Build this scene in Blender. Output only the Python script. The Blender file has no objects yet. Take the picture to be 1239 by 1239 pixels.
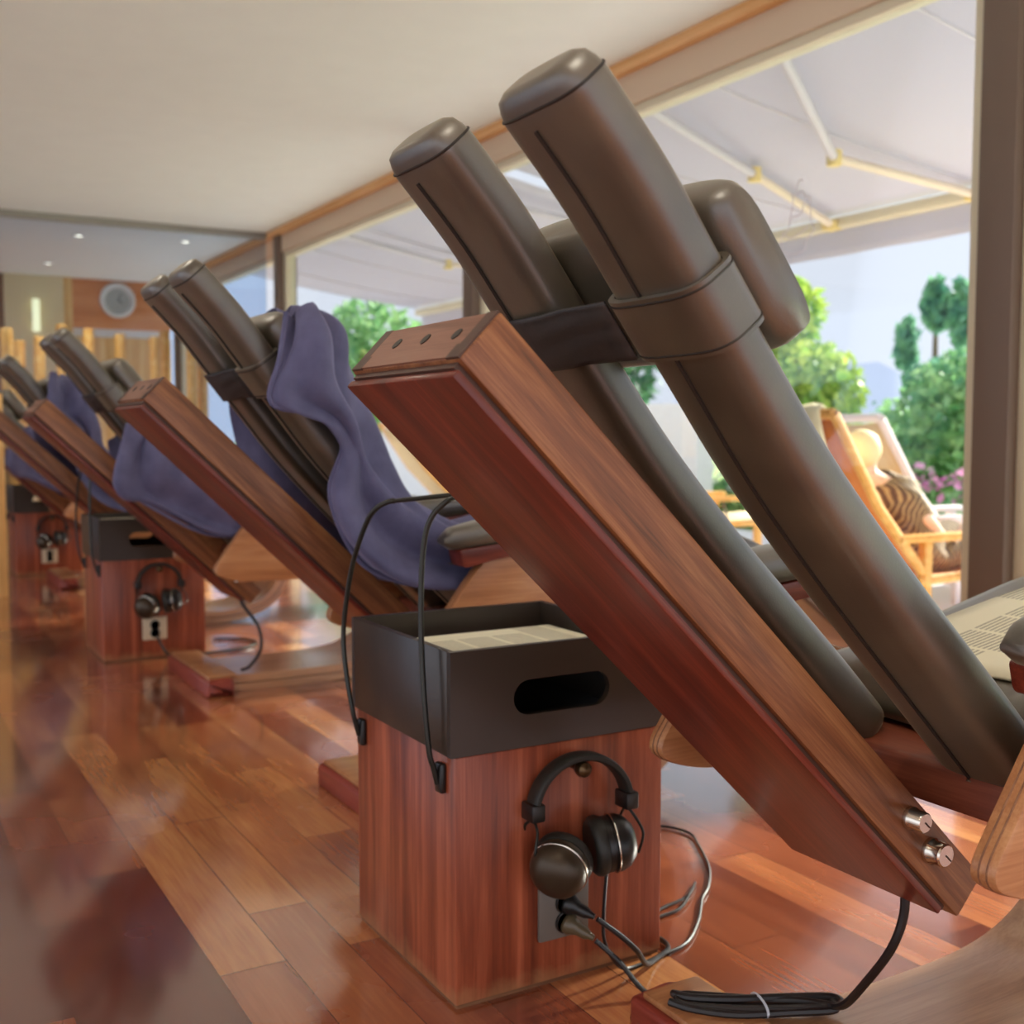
import bpy, bmesh, math, random
from mathutils import Vector, Matrix
random.seed(7)
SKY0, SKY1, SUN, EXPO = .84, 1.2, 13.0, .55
sc = bpy.context.scene
col = sc.collection
PI = math.pi
V = Vector

# ------------------------------------------------------------------ materials
MATS = {}
def new_mat(name):
    m = bpy.data.materials.new(name); m.use_nodes = True
    nt = m.node_tree; b = nt.nodes['Principled BSDF']
    MATS[name] = m
    return m, nt, b
def setin(b, **k):
    for n, v in k.items():
        n = n.replace('_', ' ')
        if n in b.inputs: b.inputs[n].default_value = v
def C3(h):
    def f(c):
        c /= 255.0
        return c / 12.92 if c <= .04045 else ((c + .055) / 1.055) ** 2.4
    return (f(h[0]), f(h[1]), f(h[2]), 1)
def plain(name, rgb, rough=.5, metal=0, bump=0, bscale=200, coat=0, spec=.5, var=0):
    m, nt, b = new_mat(name)
    setin(b, Base_Color=C3(rgb), Roughness=rough, Metallic=metal, Coat_Weight=coat, Coat_Roughness=.15)
    b.inputs['Specular IOR Level'].default_value = spec
    tc = nt.nodes.new('ShaderNodeTexCoord'); n = nt.nodes.new('ShaderNodeTexNoise')
    n.inputs['Scale'].default_value = bscale; n.inputs['Detail'].default_value = 4
    nt.links.new(tc.outputs['Object'], n.inputs['Vector'])
    if bump:
        bp = nt.nodes.new('ShaderNodeBump'); bp.inputs['Strength'].default_value = bump; bp.inputs['Distance'].default_value = .002
        nt.links.new(n.outputs['Fac'], bp.inputs['Height']); nt.links.new(bp.outputs['Normal'], b.inputs['Normal'])
    if var:
        n2 = nt.nodes.new('ShaderNodeTexNoise'); n2.inputs['Scale'].default_value = 6; n2.inputs['Detail'].default_value = 3
        nt.links.new(tc.outputs['Object'], n2.inputs['Vector'])
        mx = nt.nodes.new('ShaderNodeMix'); mx.data_type = 'RGBA'
        a = [c * (1 - var) for c in C3(rgb)[:3]] + [1]; c2 = [min(1, c * (1 + var)) for c in C3(rgb)[:3]] + [1]
        mx.inputs[6].default_value = a; mx.inputs[7].default_value = c2
        nt.links.new(n2.outputs['Fac'], mx.inputs[0]); nt.links.new(mx.outputs[2], b.inputs['Base Color'])
    return m
def wood(name, cols, axis='X', k=1.0, rough=.35, coat=.2, bands=0, bump=.05, spec=.4):
    """cols: list of (pos, rgb); grain runs along axis (object coordinates)"""
    m, nt, b = new_mat(name)
    setin(b, Roughness=rough, Coat_Weight=coat, Coat_Roughness=.2)
    b.inputs['Specular IOR Level'].default_value = spec
    tc = nt.nodes.new('ShaderNodeTexCoord')
    def mapped(s_along, s_across):
        mp = nt.nodes.new('ShaderNodeMapping')
        s = [s_across] * 3; s['XYZ'.index(axis)] = s_along
        mp.inputs['Scale'].default_value = s
        nt.links.new(tc.outputs['Object'], mp.inputs['Vector']); return mp
    m1 = mapped(2.0 * k, 22 * k)
    n1 = nt.nodes.new('ShaderNodeTexNoise'); n1.inputs['Scale'].default_value = 1; n1.inputs['Detail'].default_value = 6
    n1.inputs['Distortion'].default_value = .6; n1.inputs['Roughness'].default_value = .6
    nt.links.new(m1.outputs[0], n1.inputs['Vector'])
    m2 = mapped(9 * k, 320 * k)
    n2 = nt.nodes.new('ShaderNodeTexNoise'); n2.inputs['Scale'].default_value = 1; n2.inputs['Detail'].default_value = 3
    nt.links.new(m2.outputs[0], n2.inputs['Vector'])
    add = nt.nodes.new('ShaderNodeMath'); add.operation = 'MULTIPLY_ADD'; add.inputs[1].default_value = .35
    nt.links.new(n2.outputs['Fac'], add.inputs[0])
    sub = nt.nodes.new('ShaderNodeMath'); sub.operation = 'MULTIPLY_ADD'; sub.inputs[1].default_value = 1.0; sub.inputs[2].default_value = -.17
    nt.links.new(n1.outputs['Fac'], sub.inputs[0]); nt.links.new(sub.outputs[0], add.inputs[2])
    fac = add.outputs[0]
    if bands:
        w = nt.nodes.new('ShaderNodeTexNoise'); w.inputs['Scale'].default_value = 1; w.inputs['Detail'].default_value = 1.5
        m3 = mapped(.6, bands); nt.links.new(m3.outputs[0], w.inputs['Vector'])
        mm = nt.nodes.new('ShaderNodeMath'); mm.operation = 'MULTIPLY_ADD'; mm.inputs[1].default_value = .75; mm.inputs[2].default_value = -.35
        nt.links.new(w.outputs['Fac'], mm.inputs[0])
        a2 = nt.nodes.new('ShaderNodeMath'); a2.operation = 'ADD'
        nt.links.new(fac, a2.inputs[0]); nt.links.new(mm.outputs[0], a2.inputs[1]); fac = a2.outputs[0]
    r = nt.nodes.new('ShaderNodeValToRGB'); els = r.color_ramp.elements
    els[0].position, els[0].color = cols[0][0], C3(cols[0][1])
    els[1].position, els[1].color = cols[-1][0], C3(cols[-1][1])
    for p, c in cols[1:-1]:
        e = els.new(p); e.color = C3(c)
    nt.links.new(fac, r.inputs['Fac']); nt.links.new(r.outputs['Color'], b.inputs['Base Color'])
    if bump:
        bp = nt.nodes.new('ShaderNodeBump'); bp.inputs['Strength'].default_value = bump; bp.inputs['Distance'].default_value = .002
        nt.links.new(n2.outputs['Fac'], bp.inputs['Height']); nt.links.new(bp.outputs['Normal'], b.inputs['Normal'])
    return m

mahog = wood('mahogany', [(.25, (70, 24, 16)), (.5, (104, 38, 24)), (.72, (136, 58, 38))], 'X', 1.4, .38, .25)
walnut = wood('walnut', [(.25, (74, 44, 28)), (.48, (126, 78, 48)), (.75, (168, 116, 74))], 'X', 1.6, .42, .15)
sapele = wood('sapele', [(.2, (96, 42, 26)), (.5, (142, 68, 42)), (.8, (186, 100, 68))], 'Z', .8, .38, .25, bands=44)
def worn_foot(m):
    nt = m.node_tree; b = nt.nodes['Principled BSDF']
    src = b.inputs['Base Color'].links[0].from_socket
    tc = nt.nodes.new('ShaderNodeTexCoord'); sp = nt.nodes.new('ShaderNodeSeparateXYZ'); nt.links.new(tc.outputs['Object'], sp.inputs[0])
    n = nt.nodes.new('ShaderNodeTexNoise'); n.inputs['Scale'].default_value = 30; n.inputs['Detail'].default_value = 6
    nt.links.new(tc.outputs['Object'], n.inputs['Vector'])
    a = nt.nodes.new('ShaderNodeMath'); a.operation = 'MULTIPLY_ADD'; a.inputs[1].default_value = -22; a.inputs[2].default_value = .55
    nt.links.new(sp.outputs[2], a.inputs[0])
    c = nt.nodes.new('ShaderNodeMath'); c.operation = 'ADD'; c.use_clamp = True
    d = nt.nodes.new('ShaderNodeMath'); d.operation = 'MULTIPLY_ADD'; d.inputs[1].default_value = 1.4; d.inputs[2].default_value = -.55
    nt.links.new(n.outputs['Fac'], d.inputs[0]); nt.links.new(a.outputs[0], c.inputs[0]); nt.links.new(d.outputs[0], c.inputs[1])
    e = nt.nodes.new('ShaderNodeMath'); e.operation = 'MULTIPLY'; e.inputs[1].default_value = .8; nt.links.new(c.outputs[0], e.inputs[0])
    mx = nt.nodes.new('ShaderNodeMix'); mx.data_type = 'RGBA'; mx.inputs[7].default_value = C3((186, 140, 96))
    nt.links.new(e.outputs[0], mx.inputs[0]); nt.links.new(src, mx.inputs[6]); nt.links.new(mx.outputs[2], b.inputs['Base Color'])
worn_foot(sapele)
beech = wood('beech', [(.25, (142, 90, 56)), (.5, (172, 116, 74)), (.75, (198, 146, 100))], 'X', 1.0, .36, .25)
beech_gloss = wood('beech_lacquered', [(.25, (150, 100, 66)), (.5, (182, 130, 88)), (.75, (206, 158, 114))], 'X', 1.0, .3, 1.0)
beech_gloss.node_tree.nodes['Principled BSDF'].inputs['Coat IOR'].default_value = 1.7
plyedge = wood('plywood_edge', [(.25, (92, 58, 38)), (.5, (120, 80, 54)), (.75, (150, 106, 74))], 'X', 1.5, .5, 0)
redblock = wood('red_block', [(.25, (110, 40, 30)), (.5, (140, 56, 42)), (.75, (160, 76, 56))], 'Y', 1.0, .4, .2)
slabwood = wood('seat_slab_wood', [(.25, (96, 48, 34)), (.5, (128, 66, 46)), (.75, (150, 86, 62))], 'Y', 1.2, .45, .1)
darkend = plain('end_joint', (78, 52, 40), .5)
pinewood = wood('pale_pine', [(.25, (214, 160, 92)), (.5, (236, 190, 122)), (.75, (248, 212, 150))], 'Z', .6, .5, 0)
orangewood = wood('orange_panel', [(.25, (196, 122, 72)), (.5, (216, 142, 90)), (.75, (228, 160, 108))], 'X', .5, .5, 0)
cornice = wood('cornice_wood', [(.25, (206, 152, 92)), (.5, (222, 172, 112)), (.75, (236, 190, 134))], 'Y', .5, .5, 0)
teak = wood('teak', [(.25, (206, 140, 60)), (.5, (222, 162, 80)), (.75, (236, 186, 110))], 'Y', 1, .5, 0)

def leather_mat():
    m, nt, b = new_mat('olive_leather')
    setin(b, Roughness=.42, Coat_Weight=.8, Coat_Roughness=.40, Coat_IOR=1.85, Sheen_Weight=.3, Sheen_Roughness=.35)
    b.inputs['Sheen Tint'].default_value = C3((214, 206, 170))
    b.inputs['Specular IOR Level'].default_value = .6
    tc = nt.nodes.new('ShaderNodeTexCoord')
    v = nt.nodes.new('ShaderNodeTexVoronoi'); v.inputs['Scale'].default_value = 420
    n = nt.nodes.new('ShaderNodeTexNoise'); n.inputs['Scale'].default_value = 14; n.inputs['Detail'].default_value = 4
    nt.links.new(tc.outputs['Object'], v.inputs['Vector']); nt.links.new(tc.outputs['Object'], n.inputs['Vector'])
    r = nt.nodes.new('ShaderNodeValToRGB')
    r.color_ramp.elements[0].color = C3((58, 50, 38)); r.color_ramp.elements[0].position = .3
    r.color_ramp.elements[1].color = C3((82, 73, 56)); r.color_ramp.elements[1].position = .75
    nt.links.new(n.outputs['Fac'], r.inputs['Fac']); nt.links.new(r.outputs['Color'], b.inputs['Base Color'])
    mr = nt.nodes.new('ShaderNodeMapRange'); mr.inputs[3].default_value = .36; mr.inputs[4].default_value = .5
    nt.links.new(n.outputs['Fac'], mr.inputs[0]); nt.links.new(mr.outputs[0], b.inputs['Roughness'])
    ad = nt.nodes.new('ShaderNodeMath'); ad.operation = 'MULTIPLY_ADD'; ad.inputs[1].default_value = .25
    nt.links.new(v.outputs['Distance'], ad.inputs[0]); nt.links.new(n.outputs['Fac'], ad.inputs[2])
    bp = nt.nodes.new('ShaderNodeBump'); bp.inputs['Strength'].default_value = .12; bp.inputs['Distance'].default_value = .004
    nt.links.new(ad.outputs[0], bp.inputs['Height']); nt.links.new(bp.outputs['Normal'], b.inputs['Normal'])
    return m
leather = leather_mat()
seam_mat = plain('leather_seam', (34, 28, 22), .5)
elastic = plain('black_elastic', (56, 52, 50), .55, bump=.4, bscale=90)
zipmetal = plain('zip_metal', (120, 110, 96), .35, 1)
chrome = plain('polished_steel', (214, 206, 192), .18, 1)
tray_mat = plain('black_lacquer', (50, 41, 33), .36, 0, .08, 60, coat=.25)
rodmat = plain('graphite_rod', (52, 52, 48), .35, .6)
plastic = plain('black_plastic', (26, 24, 22), .35)
cushionm = plain('ear_cushion', (34, 33, 28), .5, bump=.2, bscale=120)
cupmetal = plain('bronze_cup', (66, 54, 40), .35, .4)
bronze = plain('bronze_knob', (92, 72, 48), .3, .8)
socket_grey = plain('socket_grey', (112, 104, 96), .45)
socket_cream = plain('socket_cream', (214, 198, 168), .45)
plugmat = plain('plug_brown', (92, 78, 56), .3)
rubber = plain('black_rubber', (30, 24, 24), .42)
cabletie = plain('cable_tie', (200, 205, 215), .4)
ceil_mat = plain('ceiling_fabric', (236, 242, 236), .95, bump=.15, bscale=140, spec=.1, var=.03)
post_mat = plain('bronze_frame', (110, 92, 78), .5)
frame_mat = plain('cream_frame', (214, 206, 178), .55)
beam_mat = plain('beige_beam', (212, 192, 164), .7)
rail_grey = plain('grey_rail', (150, 148, 140), .5)
cream_wall = plain('cream_wall', (232, 214, 170), .85, var=.03)
brown_wall = plain('brown_wall', (150, 112, 84), .8)
white_mat = plain('white_paint', (236, 236, 232), .6)
clockface = plain('clock_face', (176, 178, 172), .5)
clockrim = plain('clock_rim', (226, 226, 220), .4)
terrace_mat = plain('terrace_stone', (226, 224, 226), .7, bump=.1, bscale=20, var=.05)
lawn_mat = plain('lawn', (150, 176, 96), .9, var=.25)
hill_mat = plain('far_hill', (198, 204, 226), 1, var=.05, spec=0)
tancloth = plain('tan_canvas', (214, 190, 150), .85, bump=.15, bscale=200)
orangecloth = plain('orange_canvas', (214, 128, 62), .8, bump=.15, bscale=200, var=.15)
creamcloth = plain('cream_cloth', (246, 234, 196), .9)
skin = plain('skin', (236, 200, 176), .55)
hairm = plain('blond_hair', (236, 214, 160), .7, bump=.5, bscale=90)
bark = plain('bark', (104, 84, 64), .9)
bluecloth = plain('blue_cloth', (70, 110, 190), .8)

def blanket_mat():
    m, nt, b = new_mat('lavender_fleece')
    setin(b, Roughness=.95, Sheen_Weight=.5, Sheen_Roughness=.4)
    b.inputs['Specular IOR Level'].default_value = .1
    tc = nt.nodes.new('ShaderNodeTexCoord'); n = nt.nodes.new('ShaderNodeTexNoise'); n.inputs['Scale'].default_value = 260; n.inputs['Detail'].default_value = 3
    n2 = nt.nodes.new('ShaderNodeTexNoise'); n2.inputs['Scale'].default_value = 16; n2.inputs['Detail'].default_value = 4
    nt.links.new(tc.outputs['Object'], n.inputs['Vector']); nt.links.new(tc.outputs['Object'], n2.inputs['Vector'])
    r = nt.nodes.new('ShaderNodeValToRGB')
    r.color_ramp.elements[0].color = C3((86, 86, 116)); r.color_ramp.elements[0].position = .3
    r.color_ramp.elements[1].color = C3((104, 104, 136)); r.color_ramp.elements[1].position = .7
    nt.links.new(n2.outputs['Fac'], r.inputs['Fac']); nt.links.new(r.outputs['Color'], b.inputs['Base Color'])
    b.inputs['Sheen Tint'].default_value = C3((190, 186, 220))
    bp = nt.nodes.new('ShaderNodeBump'); bp.inputs['Strength'].default_value = .3; bp.inputs['Distance'].default_value = .002
    nt.links.new(n.outputs['Fac'], bp.inputs['Height']); nt.links.new(bp.outputs['Normal'], b.inputs['Normal'])
    return m
fleece = blanket_mat()

def floor_mat():
    m, nt, b = new_mat('parquet')
    setin(b, Roughness=.22, Coat_Weight=1.0, Coat_Roughness=.10, Coat_IOR=1.9)
    tc = nt.nodes.new('ShaderNodeTexCoord')
    mp = nt.nodes.new('ShaderNodeMapping'); mp.inputs['Rotation'].default_value = (0, 0, PI / 2); mp.inputs['Location'].default_value = (.1, .071, 0)
    nt.links.new(tc.outputs['Object'], mp.inputs['Vector'])
    br = nt.nodes.new('ShaderNodeTexBrick'); br.offset = .41; br.offset_frequency = 3; br.squash = .66; br.squash_frequency = 2
    br.inputs['Scale'].default_value = 1; br.inputs['Brick Width'].default_value = .78; br.inputs['Row Height'].default_value = .105
    br.inputs['Mortar Size'].default_value = .0009; br.inputs['Mortar Smooth'].default_value = .3; br.inputs['Bias'].default_value = 0
    br.inputs['Color1'].default_value = (0, 0, 0, 1); br.inputs['Color2'].default_value = (1, 1, 1, 1); br.inputs['Mortar'].default_value = (.5, .5, .5, 1)
    nt.links.new(mp.outputs[0], br.inputs['Vector'])
    ms = nt.nodes.new('ShaderNodeMapping'); ms.inputs['Scale'].default_value = (9, 1.6, 1)
    nt.links.new(tc.outputs['Object'], ms.inputs['Vector'])
    n = nt.nodes.new('ShaderNodeTexNoise'); n.noise_dimensions = '4D'; n.inputs['Scale'].default_value = 1; n.inputs['Detail'].default_value = 6; n.inputs['Distortion'].default_value = .8
    nt.links.new(ms.outputs[0], n.inputs['Vector'])
    mw = nt.nodes.new('ShaderNodeMath'); mw.operation = 'MULTIPLY'; mw.inputs[1].default_value = 17
    nt.links.new(br.outputs['Color'], mw.inputs[0]); nt.links.new(mw.outputs[0], n.inputs['W'])
    ms2 = nt.nodes.new('ShaderNodeMapping'); ms2.inputs['Scale'].default_value = (160, 8, 1)
    nt.links.new(tc.outputs['Object'], ms2.inputs['Vector'])
    n2 = nt.nodes.new('ShaderNodeTexNoise'); n2.inputs['Scale'].default_value = 1; n2.inputs['Detail'].default_value = 3
    nt.links.new(ms2.outputs[0], n2.inputs['Vector'])
    a = nt.nodes.new('ShaderNodeMath'); a.operation = 'MULTIPLY_ADD'; a.inputs[1].default_value = .62; a.inputs[2].default_value = -.16
    nt.links.new(br.outputs['Color'], a.inputs[0])
    c = nt.nodes.new('ShaderNodeMath'); c.operation = 'MULTIPLY_ADD'; c.inputs[1].default_value = .55
    nt.links.new(n.outputs['Fac'], c.inputs[0]); nt.links.new(a.outputs[0], c.inputs[2])
    d = nt.nodes.new('ShaderNodeMath'); d.operation = 'MULTIPLY_ADD'; d.inputs[1].default_value = .22
    nt.links.new(n2.outputs['Fac'], d.inputs[0]); nt.links.new(c.outputs[0], d.inputs[2])
    r = nt.nodes.new('ShaderNodeValToRGB'); e = r.color_ramp.elements
    e[0].position = .08; e[0].color = C3((84, 30, 20)); e[1].position = .95; e[1].color = C3((222, 158, 98))
    for p, q in ((.3, (104, 46, 28)), (.5, (140, 72, 44)), (.72, (172, 104, 64))):
        x = e.new(p); x.color = C3(q)
    nt.links.new(d.outputs[0], r.inputs['Fac'])
    mx = nt.nodes.new('ShaderNodeMix'); mx.data_type = 'RGBA'; mx.inputs[7].default_value = C3((60, 24, 16))
    nt.links.new(br.outputs['Fac'], mx.inputs[0]); nt.links.new(r.outputs['Color'], mx.inputs[6])
    nt.links.new(mx.outputs[2], b.inputs['Base Color'])
    ns = nt.nodes.new('ShaderNodeTexNoise'); ns.inputs['Scale'].default_value = 2.3; ns.inputs['Detail'].default_value = 5
    nt.links.new(tc.outputs['Object'], ns.inputs['Vector'])
    mr = nt.nodes.new('ShaderNodeMapRange'); mr.inputs[1].default_value = .3; mr.inputs[2].default_value = .7; mr.inputs[3].default_value = .16; mr.inputs[4].default_value = .32
    nt.links.new(ns.outputs['Fac'], mr.inputs[0]); nt.links.new(mr.outputs[0], b.inputs['Roughness'])
    bp = nt.nodes.new('ShaderNodeBump'); bp.inputs['Strength'].default_value = .12; bp.inputs['Distance'].default_value = .002; bp.invert = True
    nt.links.new(br.outputs['Fac'], bp.inputs['Height']); nt.links.new(bp.outputs['Normal'], b.inputs['Normal'])
    return m
parquet = floor_mat()

def glass_mat(name, tint=(245, 248, 250), refl=.08):
    m, nt, b = new_mat(name); nt.nodes.remove(b)
    out = nt.nodes['Material Output']
    t = nt.nodes.new('ShaderNodeBsdfTransparent'); t.inputs['Color'].default_value = C3(tint)
    g = nt.nodes.new('ShaderNodeBsdfGlossy'); g.inputs['Roughness'].default_value = .02
    f = nt.nodes.new('ShaderNodeFresnel'); f.inputs['IOR'].default_value = 1.45
    mm = nt.nodes.new('ShaderNodeMath'); mm.operation = 'MULTIPLY'; mm.inputs[1].default_value = refl * 10
    nt.links.new(f.outputs[0], mm.inputs[0])
    mx = nt.nodes.new('ShaderNodeMixShader')
    nt.links.new(mm.outputs[0], mx.inputs[0]); nt.links.new(t.outputs[0], mx.inputs[1]); nt.links.new(g.outputs[0], mx.inputs[2])
    nt.links.new(mx.outputs[0], out.inputs[0]); return m
glass = glass_mat('window_glass', refl=.02)
glass2 = glass_mat('partition_glass', (222, 233, 246), .05)

def awning_fabric():
    m, nt, b = new_mat('awning_canvas')
    setin(b, Roughness=.9, Base_Color=C3((214, 212, 222)))
    out = nt.nodes['Material Output']
    t = nt.nodes.new('ShaderNodeBsdfTranslucent'); t.inputs['Color'].default_value = C3((150, 156, 174))
    mx = nt.nodes.new('ShaderNodeMixShader'); mx.inputs[0].default_value = .3
    nt.links.new(b.outputs[0], mx.inputs[1]); nt.links.new(t.outputs[0], mx.inputs[2]); nt.links.new(mx.outputs[0], out.inputs[0])
    return m
canvas = awning_fabric()

def leaf_mat(name, a, bcol, trans=.3):
    m, nt, b = new_mat(name)
    setin(b, Roughness=.6)
    oi = nt.nodes.new('ShaderNodeTexCoord'); n = nt.nodes.new('ShaderNodeTexNoise'); n.inputs['Scale'].default_value = 5; n.inputs['Detail'].default_value = 5
    nt.links.new(oi.outputs['Object'], n.inputs['Vector'])
    r = nt.nodes.new('ShaderNodeValToRGB'); r.color_ramp.elements[0].color = C3(a); r.color_ramp.elements[1].color = C3(bcol)
    r.color_ramp.elements[0].position = .35; r.color_ramp.elements[1].position = .65
    nt.links.new(n.outputs['Fac'], r.inputs['Fac']); nt.links.new(r.outputs['Color'], b.inputs['Base Color'])
    out = nt.nodes['Material Output']
    t = nt.nodes.new('ShaderNodeBsdfTranslucent'); nt.links.new(r.outputs['Color'], t.inputs['Color'])
    mx = nt.nodes.new('ShaderNodeMixShader'); mx.inputs[0].default_value = trans
    nt.links.new(b.outputs[0], mx.inputs[1]); nt.links.new(t.outputs[0], mx.inputs[2]); nt.links.new(mx.outputs[0], out.inputs[0])
    return m
leaf_blue = leaf_mat('blue_green_leaves', (70, 130, 110), (140, 190, 150))
leaf_yel = leaf_mat('yellow_green_leaves', (120, 170, 70), (206, 220, 100))
leaf_mid = leaf_mat('mid_green_leaves', (84, 146, 96), (170, 206, 140))
leaf_dark = leaf_mat('dark_green_leaves', (50, 96, 74), (90, 136, 104))
petal_pink = leaf_mat('pink_petals', (206, 110, 170), (240, 180, 214))
petal_white = leaf_mat('white_petals', (226, 220, 236), (250, 246, 250))
petal_yel = leaf_mat('yellow_petals', (240, 214, 80), (250, 236, 140))

def stripe_cloth():
    m, nt, b = new_mat('striped_wrap'); setin(b, Roughness=.85)
    tc = nt.nodes.new('ShaderNodeTexCoord'); w = nt.nodes.new('ShaderNodeTexWave'); w.bands_direction = 'Y'
    w.inputs['Scale'].default_value = 12; w.inputs['Distortion'].default_value = 3; w.inputs['Detail'].default_value = 3; w.inputs['Detail Scale'].default_value = 1.5
    nt.links.new(tc.outputs['Object'], w.inputs['Vector'])
    r = nt.nodes.new('ShaderNodeValToRGB'); e = r.color_ramp.elements
    e[0].color = C3((84, 64, 58)); e[1].color = C3((176, 154, 112)); x = e.new(.5); x.color = C3((120, 94, 72))
    nt.links.new(w.outputs['Fac'], r.inputs['Fac']); nt.links.new(r.outputs['Color'], b.inputs['Base Color']); return m
stripes = stripe_cloth()

def paper_mat(name, base, ink, sx=1, sy=1):
    """newsprint: columns of grey text lines"""
    m, nt, b = new_mat(name); setin(b, Roughness=.8)
    tc = nt.nodes.new('ShaderNodeTexCoord')
    sep = nt.nodes.new('ShaderNodeSeparateXYZ'); nt.links.new(tc.outputs['Object'], sep.inputs[0])
    def wave(src, freq, thr):
        a = nt.nodes.new('ShaderNodeMath'); a.operation = 'MULTIPLY'; a.inputs[1].default_value = freq; nt.links.new(src, a.inputs[0])
        f = nt.nodes.new('ShaderNodeMath'); f.operation = 'FRACT'; nt.links.new(a.outputs[0], f.inputs[0])
        g = nt.nodes.new('ShaderNodeMath'); g.operation = 'GREATER_THAN'; g.inputs[1].default_value = thr; nt.links.new(f.outputs[0], g.inputs[0]); return g.outputs[0]
    lines = wave(sep.outputs[1], 130, .45); cols_ = wave(sep.outputs[0], 15.5, .12)
    fx = nt.nodes.new('ShaderNodeMath'); fx.operation = 'MULTIPLY'; fx.inputs[1].default_value = 15.5; nt.links.new(sep.outputs[0], fx.inputs[0])
    fl_ = nt.nodes.new('ShaderNodeMath'); fl_.operation = 'FLOOR'; nt.links.new(fx.outputs[0], fl_.inputs[0])
    fy = nt.nodes.new('ShaderNodeMath'); fy.operation = 'MULTIPLY'; fy.inputs[1].default_value = 13; nt.links.new(sep.outputs[1], fy.inputs[0])
    fly = nt.nodes.new('ShaderNodeMath'); fly.operation = 'FLOOR'; nt.links.new(fy.outputs[0], fly.inputs[0])
    cmb = nt.nodes.new('ShaderNodeCombineXYZ'); nt.links.new(fl_.outputs[0], cmb.inputs[0]); nt.links.new(fly.outputs[0], cmb.inputs[1])
    n = nt.nodes.new('ShaderNodeTexWhiteNoise'); n.noise_dimensions = '2D'; nt.links.new(cmb.outputs[0], n.inputs['Vector'])
    g = nt.nodes.new('ShaderNodeMath'); g.operation = 'GREATER_THAN'; g.inputs[1].default_value = .35; nt.links.new(n.outputs['Value'], g.inputs[0])
    n3 = nt.nodes.new('ShaderNodeTexNoise'); n3.inputs['Scale'].default_value = 600; nt.links.new(tc.outputs['Object'], n3.inputs['Vector'])
    p = nt.nodes.new('ShaderNodeMath'); p.operation = 'MULTIPLY'; nt.links.new(lines, p.inputs[0]); nt.links.new(cols_, p.inputs[1])
    q = nt.nodes.new('ShaderNodeMath'); q.operation = 'MULTIPLY'; nt.links.new(p.outputs[0], q.inputs[0]); nt.links.new(g.outputs[0], q.inputs[1])
    q2 = nt.nodes.new('ShaderNodeMath'); q2.operation = 'MULTIPLY'; nt.links.new(q.outputs[0], q2.inputs[0]); nt.links.new(n3.outputs['Fac'], q2.inputs[1])
    mx = nt.nodes.new('ShaderNodeMix'); mx.data_type = 'RGBA'; mx.inputs[6].default_value = C3(base); mx.inputs[7].default_value = C3(ink)
    nt.links.new(q2.outputs[0], mx.inputs[0]); nt.links.new(mx.outputs[2], b.inputs['Base Color']); return m
newsprint = paper_mat('newsprint', (236, 232, 206), (84, 80, 68))

def emit(name, rgb, s):
    m, nt, b = new_mat(name); setin(b, Base_Color=C3(rgb), Emission_Strength=s); b.inputs['Emission Color'].default_value = C3(rgb); return m
lampglow = emit('lamp_glow', (255, 236, 200), 4)
wallglow = emit('wall_lamp_glow', (255, 246, 190), .75)

# ------------------------------------------------------------------ mesh helpers
def finish(name, bm, mat, parent=None, loc=(0, 0, 0), rot=None, angle=40, smooth=True):
    bmesh.ops.recalc_face_normals(bm, faces=bm.faces)
    me = bpy.data.meshes.new(name); bm.to_mesh(me); bm.free()
    me.materials.append(mat)
    if smooth:
        for p in me.polygons: p.use_smooth = True
        me.set_sharp_from_angle(angle=math.radians(angle))
    o = bpy.data.objects.new(name, me); col.objects.link(o)
    if parent: o.parent = parent
    o.location = loc
    if rot is not None: o.rotation_euler = rot
    return o
def empty(name, loc, label=None, cat=None, group=None, rz=0):
    o = bpy.data.objects.new(name, None); col.objects.link(o); o.location = loc; o.rotation_euler = (0, 0, rz)
    o.empty_display_size = .1
    tag(o, label, cat, group); return o
def tag(o, label=None, cat=None, group=None, kind=None):
    if label: o['label'] = label
    if cat: o['category'] = cat
    if group: o['group'] = group
    if kind: o['kind'] = kind
    return o
def box(bm, x0, x1, y0, y1, z0, z1, bev=0, seg=2):
    r = bmesh.ops.create_cube(bm, size=1)
    for v in r['verts']:
        v.co = V((x0 + (v.co.x + .5) * (x1 - x0), y0 + (v.co.y + .5) * (y1 - y0), z0 + (v.co.z + .5) * (z1 - z0)))
    if bev:
        es = list({e for v in r['verts'] for e in v.link_edges})
        bmesh.ops.bevel(bm, geom=es, offset=bev, segments=seg, affect='EDGES', profile=.5)
    return bm
def B(): return bmesh.new()
def cat(pts, n=6, closed=False):
    pts = [V(p) for p in pts]; out = []
    N = len(pts); rng = N if closed else N - 1
    for i in range(rng):
        if closed: p0, p1, p2, p3 = pts[i - 1], pts[i], pts[(i + 1) % N], pts[(i + 2) % N]
        else: p0, p1, p2, p3 = pts[max(i - 1, 0)], pts[i], pts[i + 1], pts[min(i + 2, N - 1)]
        for k in range(n):
            t = k / n
            out.append(.5 * ((2 * p1) + (-p0 + p2) * t + (2 * p0 - 5 * p1 + 4 * p2 - p3) * t * t + (-p0 + 3 * p1 - 3 * p2 + p3) * t ** 3))
    if not closed: out.append(pts[-1])
    return out
def loft(bm, rings, cap=True, closed=False):
    R = [[bm.verts.new(p) for p in r] for r in rings]
    n = len(R[0]); M = len(R)
    for i in range(M if closed else M - 1):
        a, b = R[i], R[(i + 1) % M]
        for j in range(n):
            bm.faces.new((a[j], a[(j + 1) % n], b[(j + 1) % n], b[j]))
    if cap and not closed:
        bm.faces.new(list(reversed(R[0]))); bm.faces.new(R[-1])
    return bm
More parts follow.
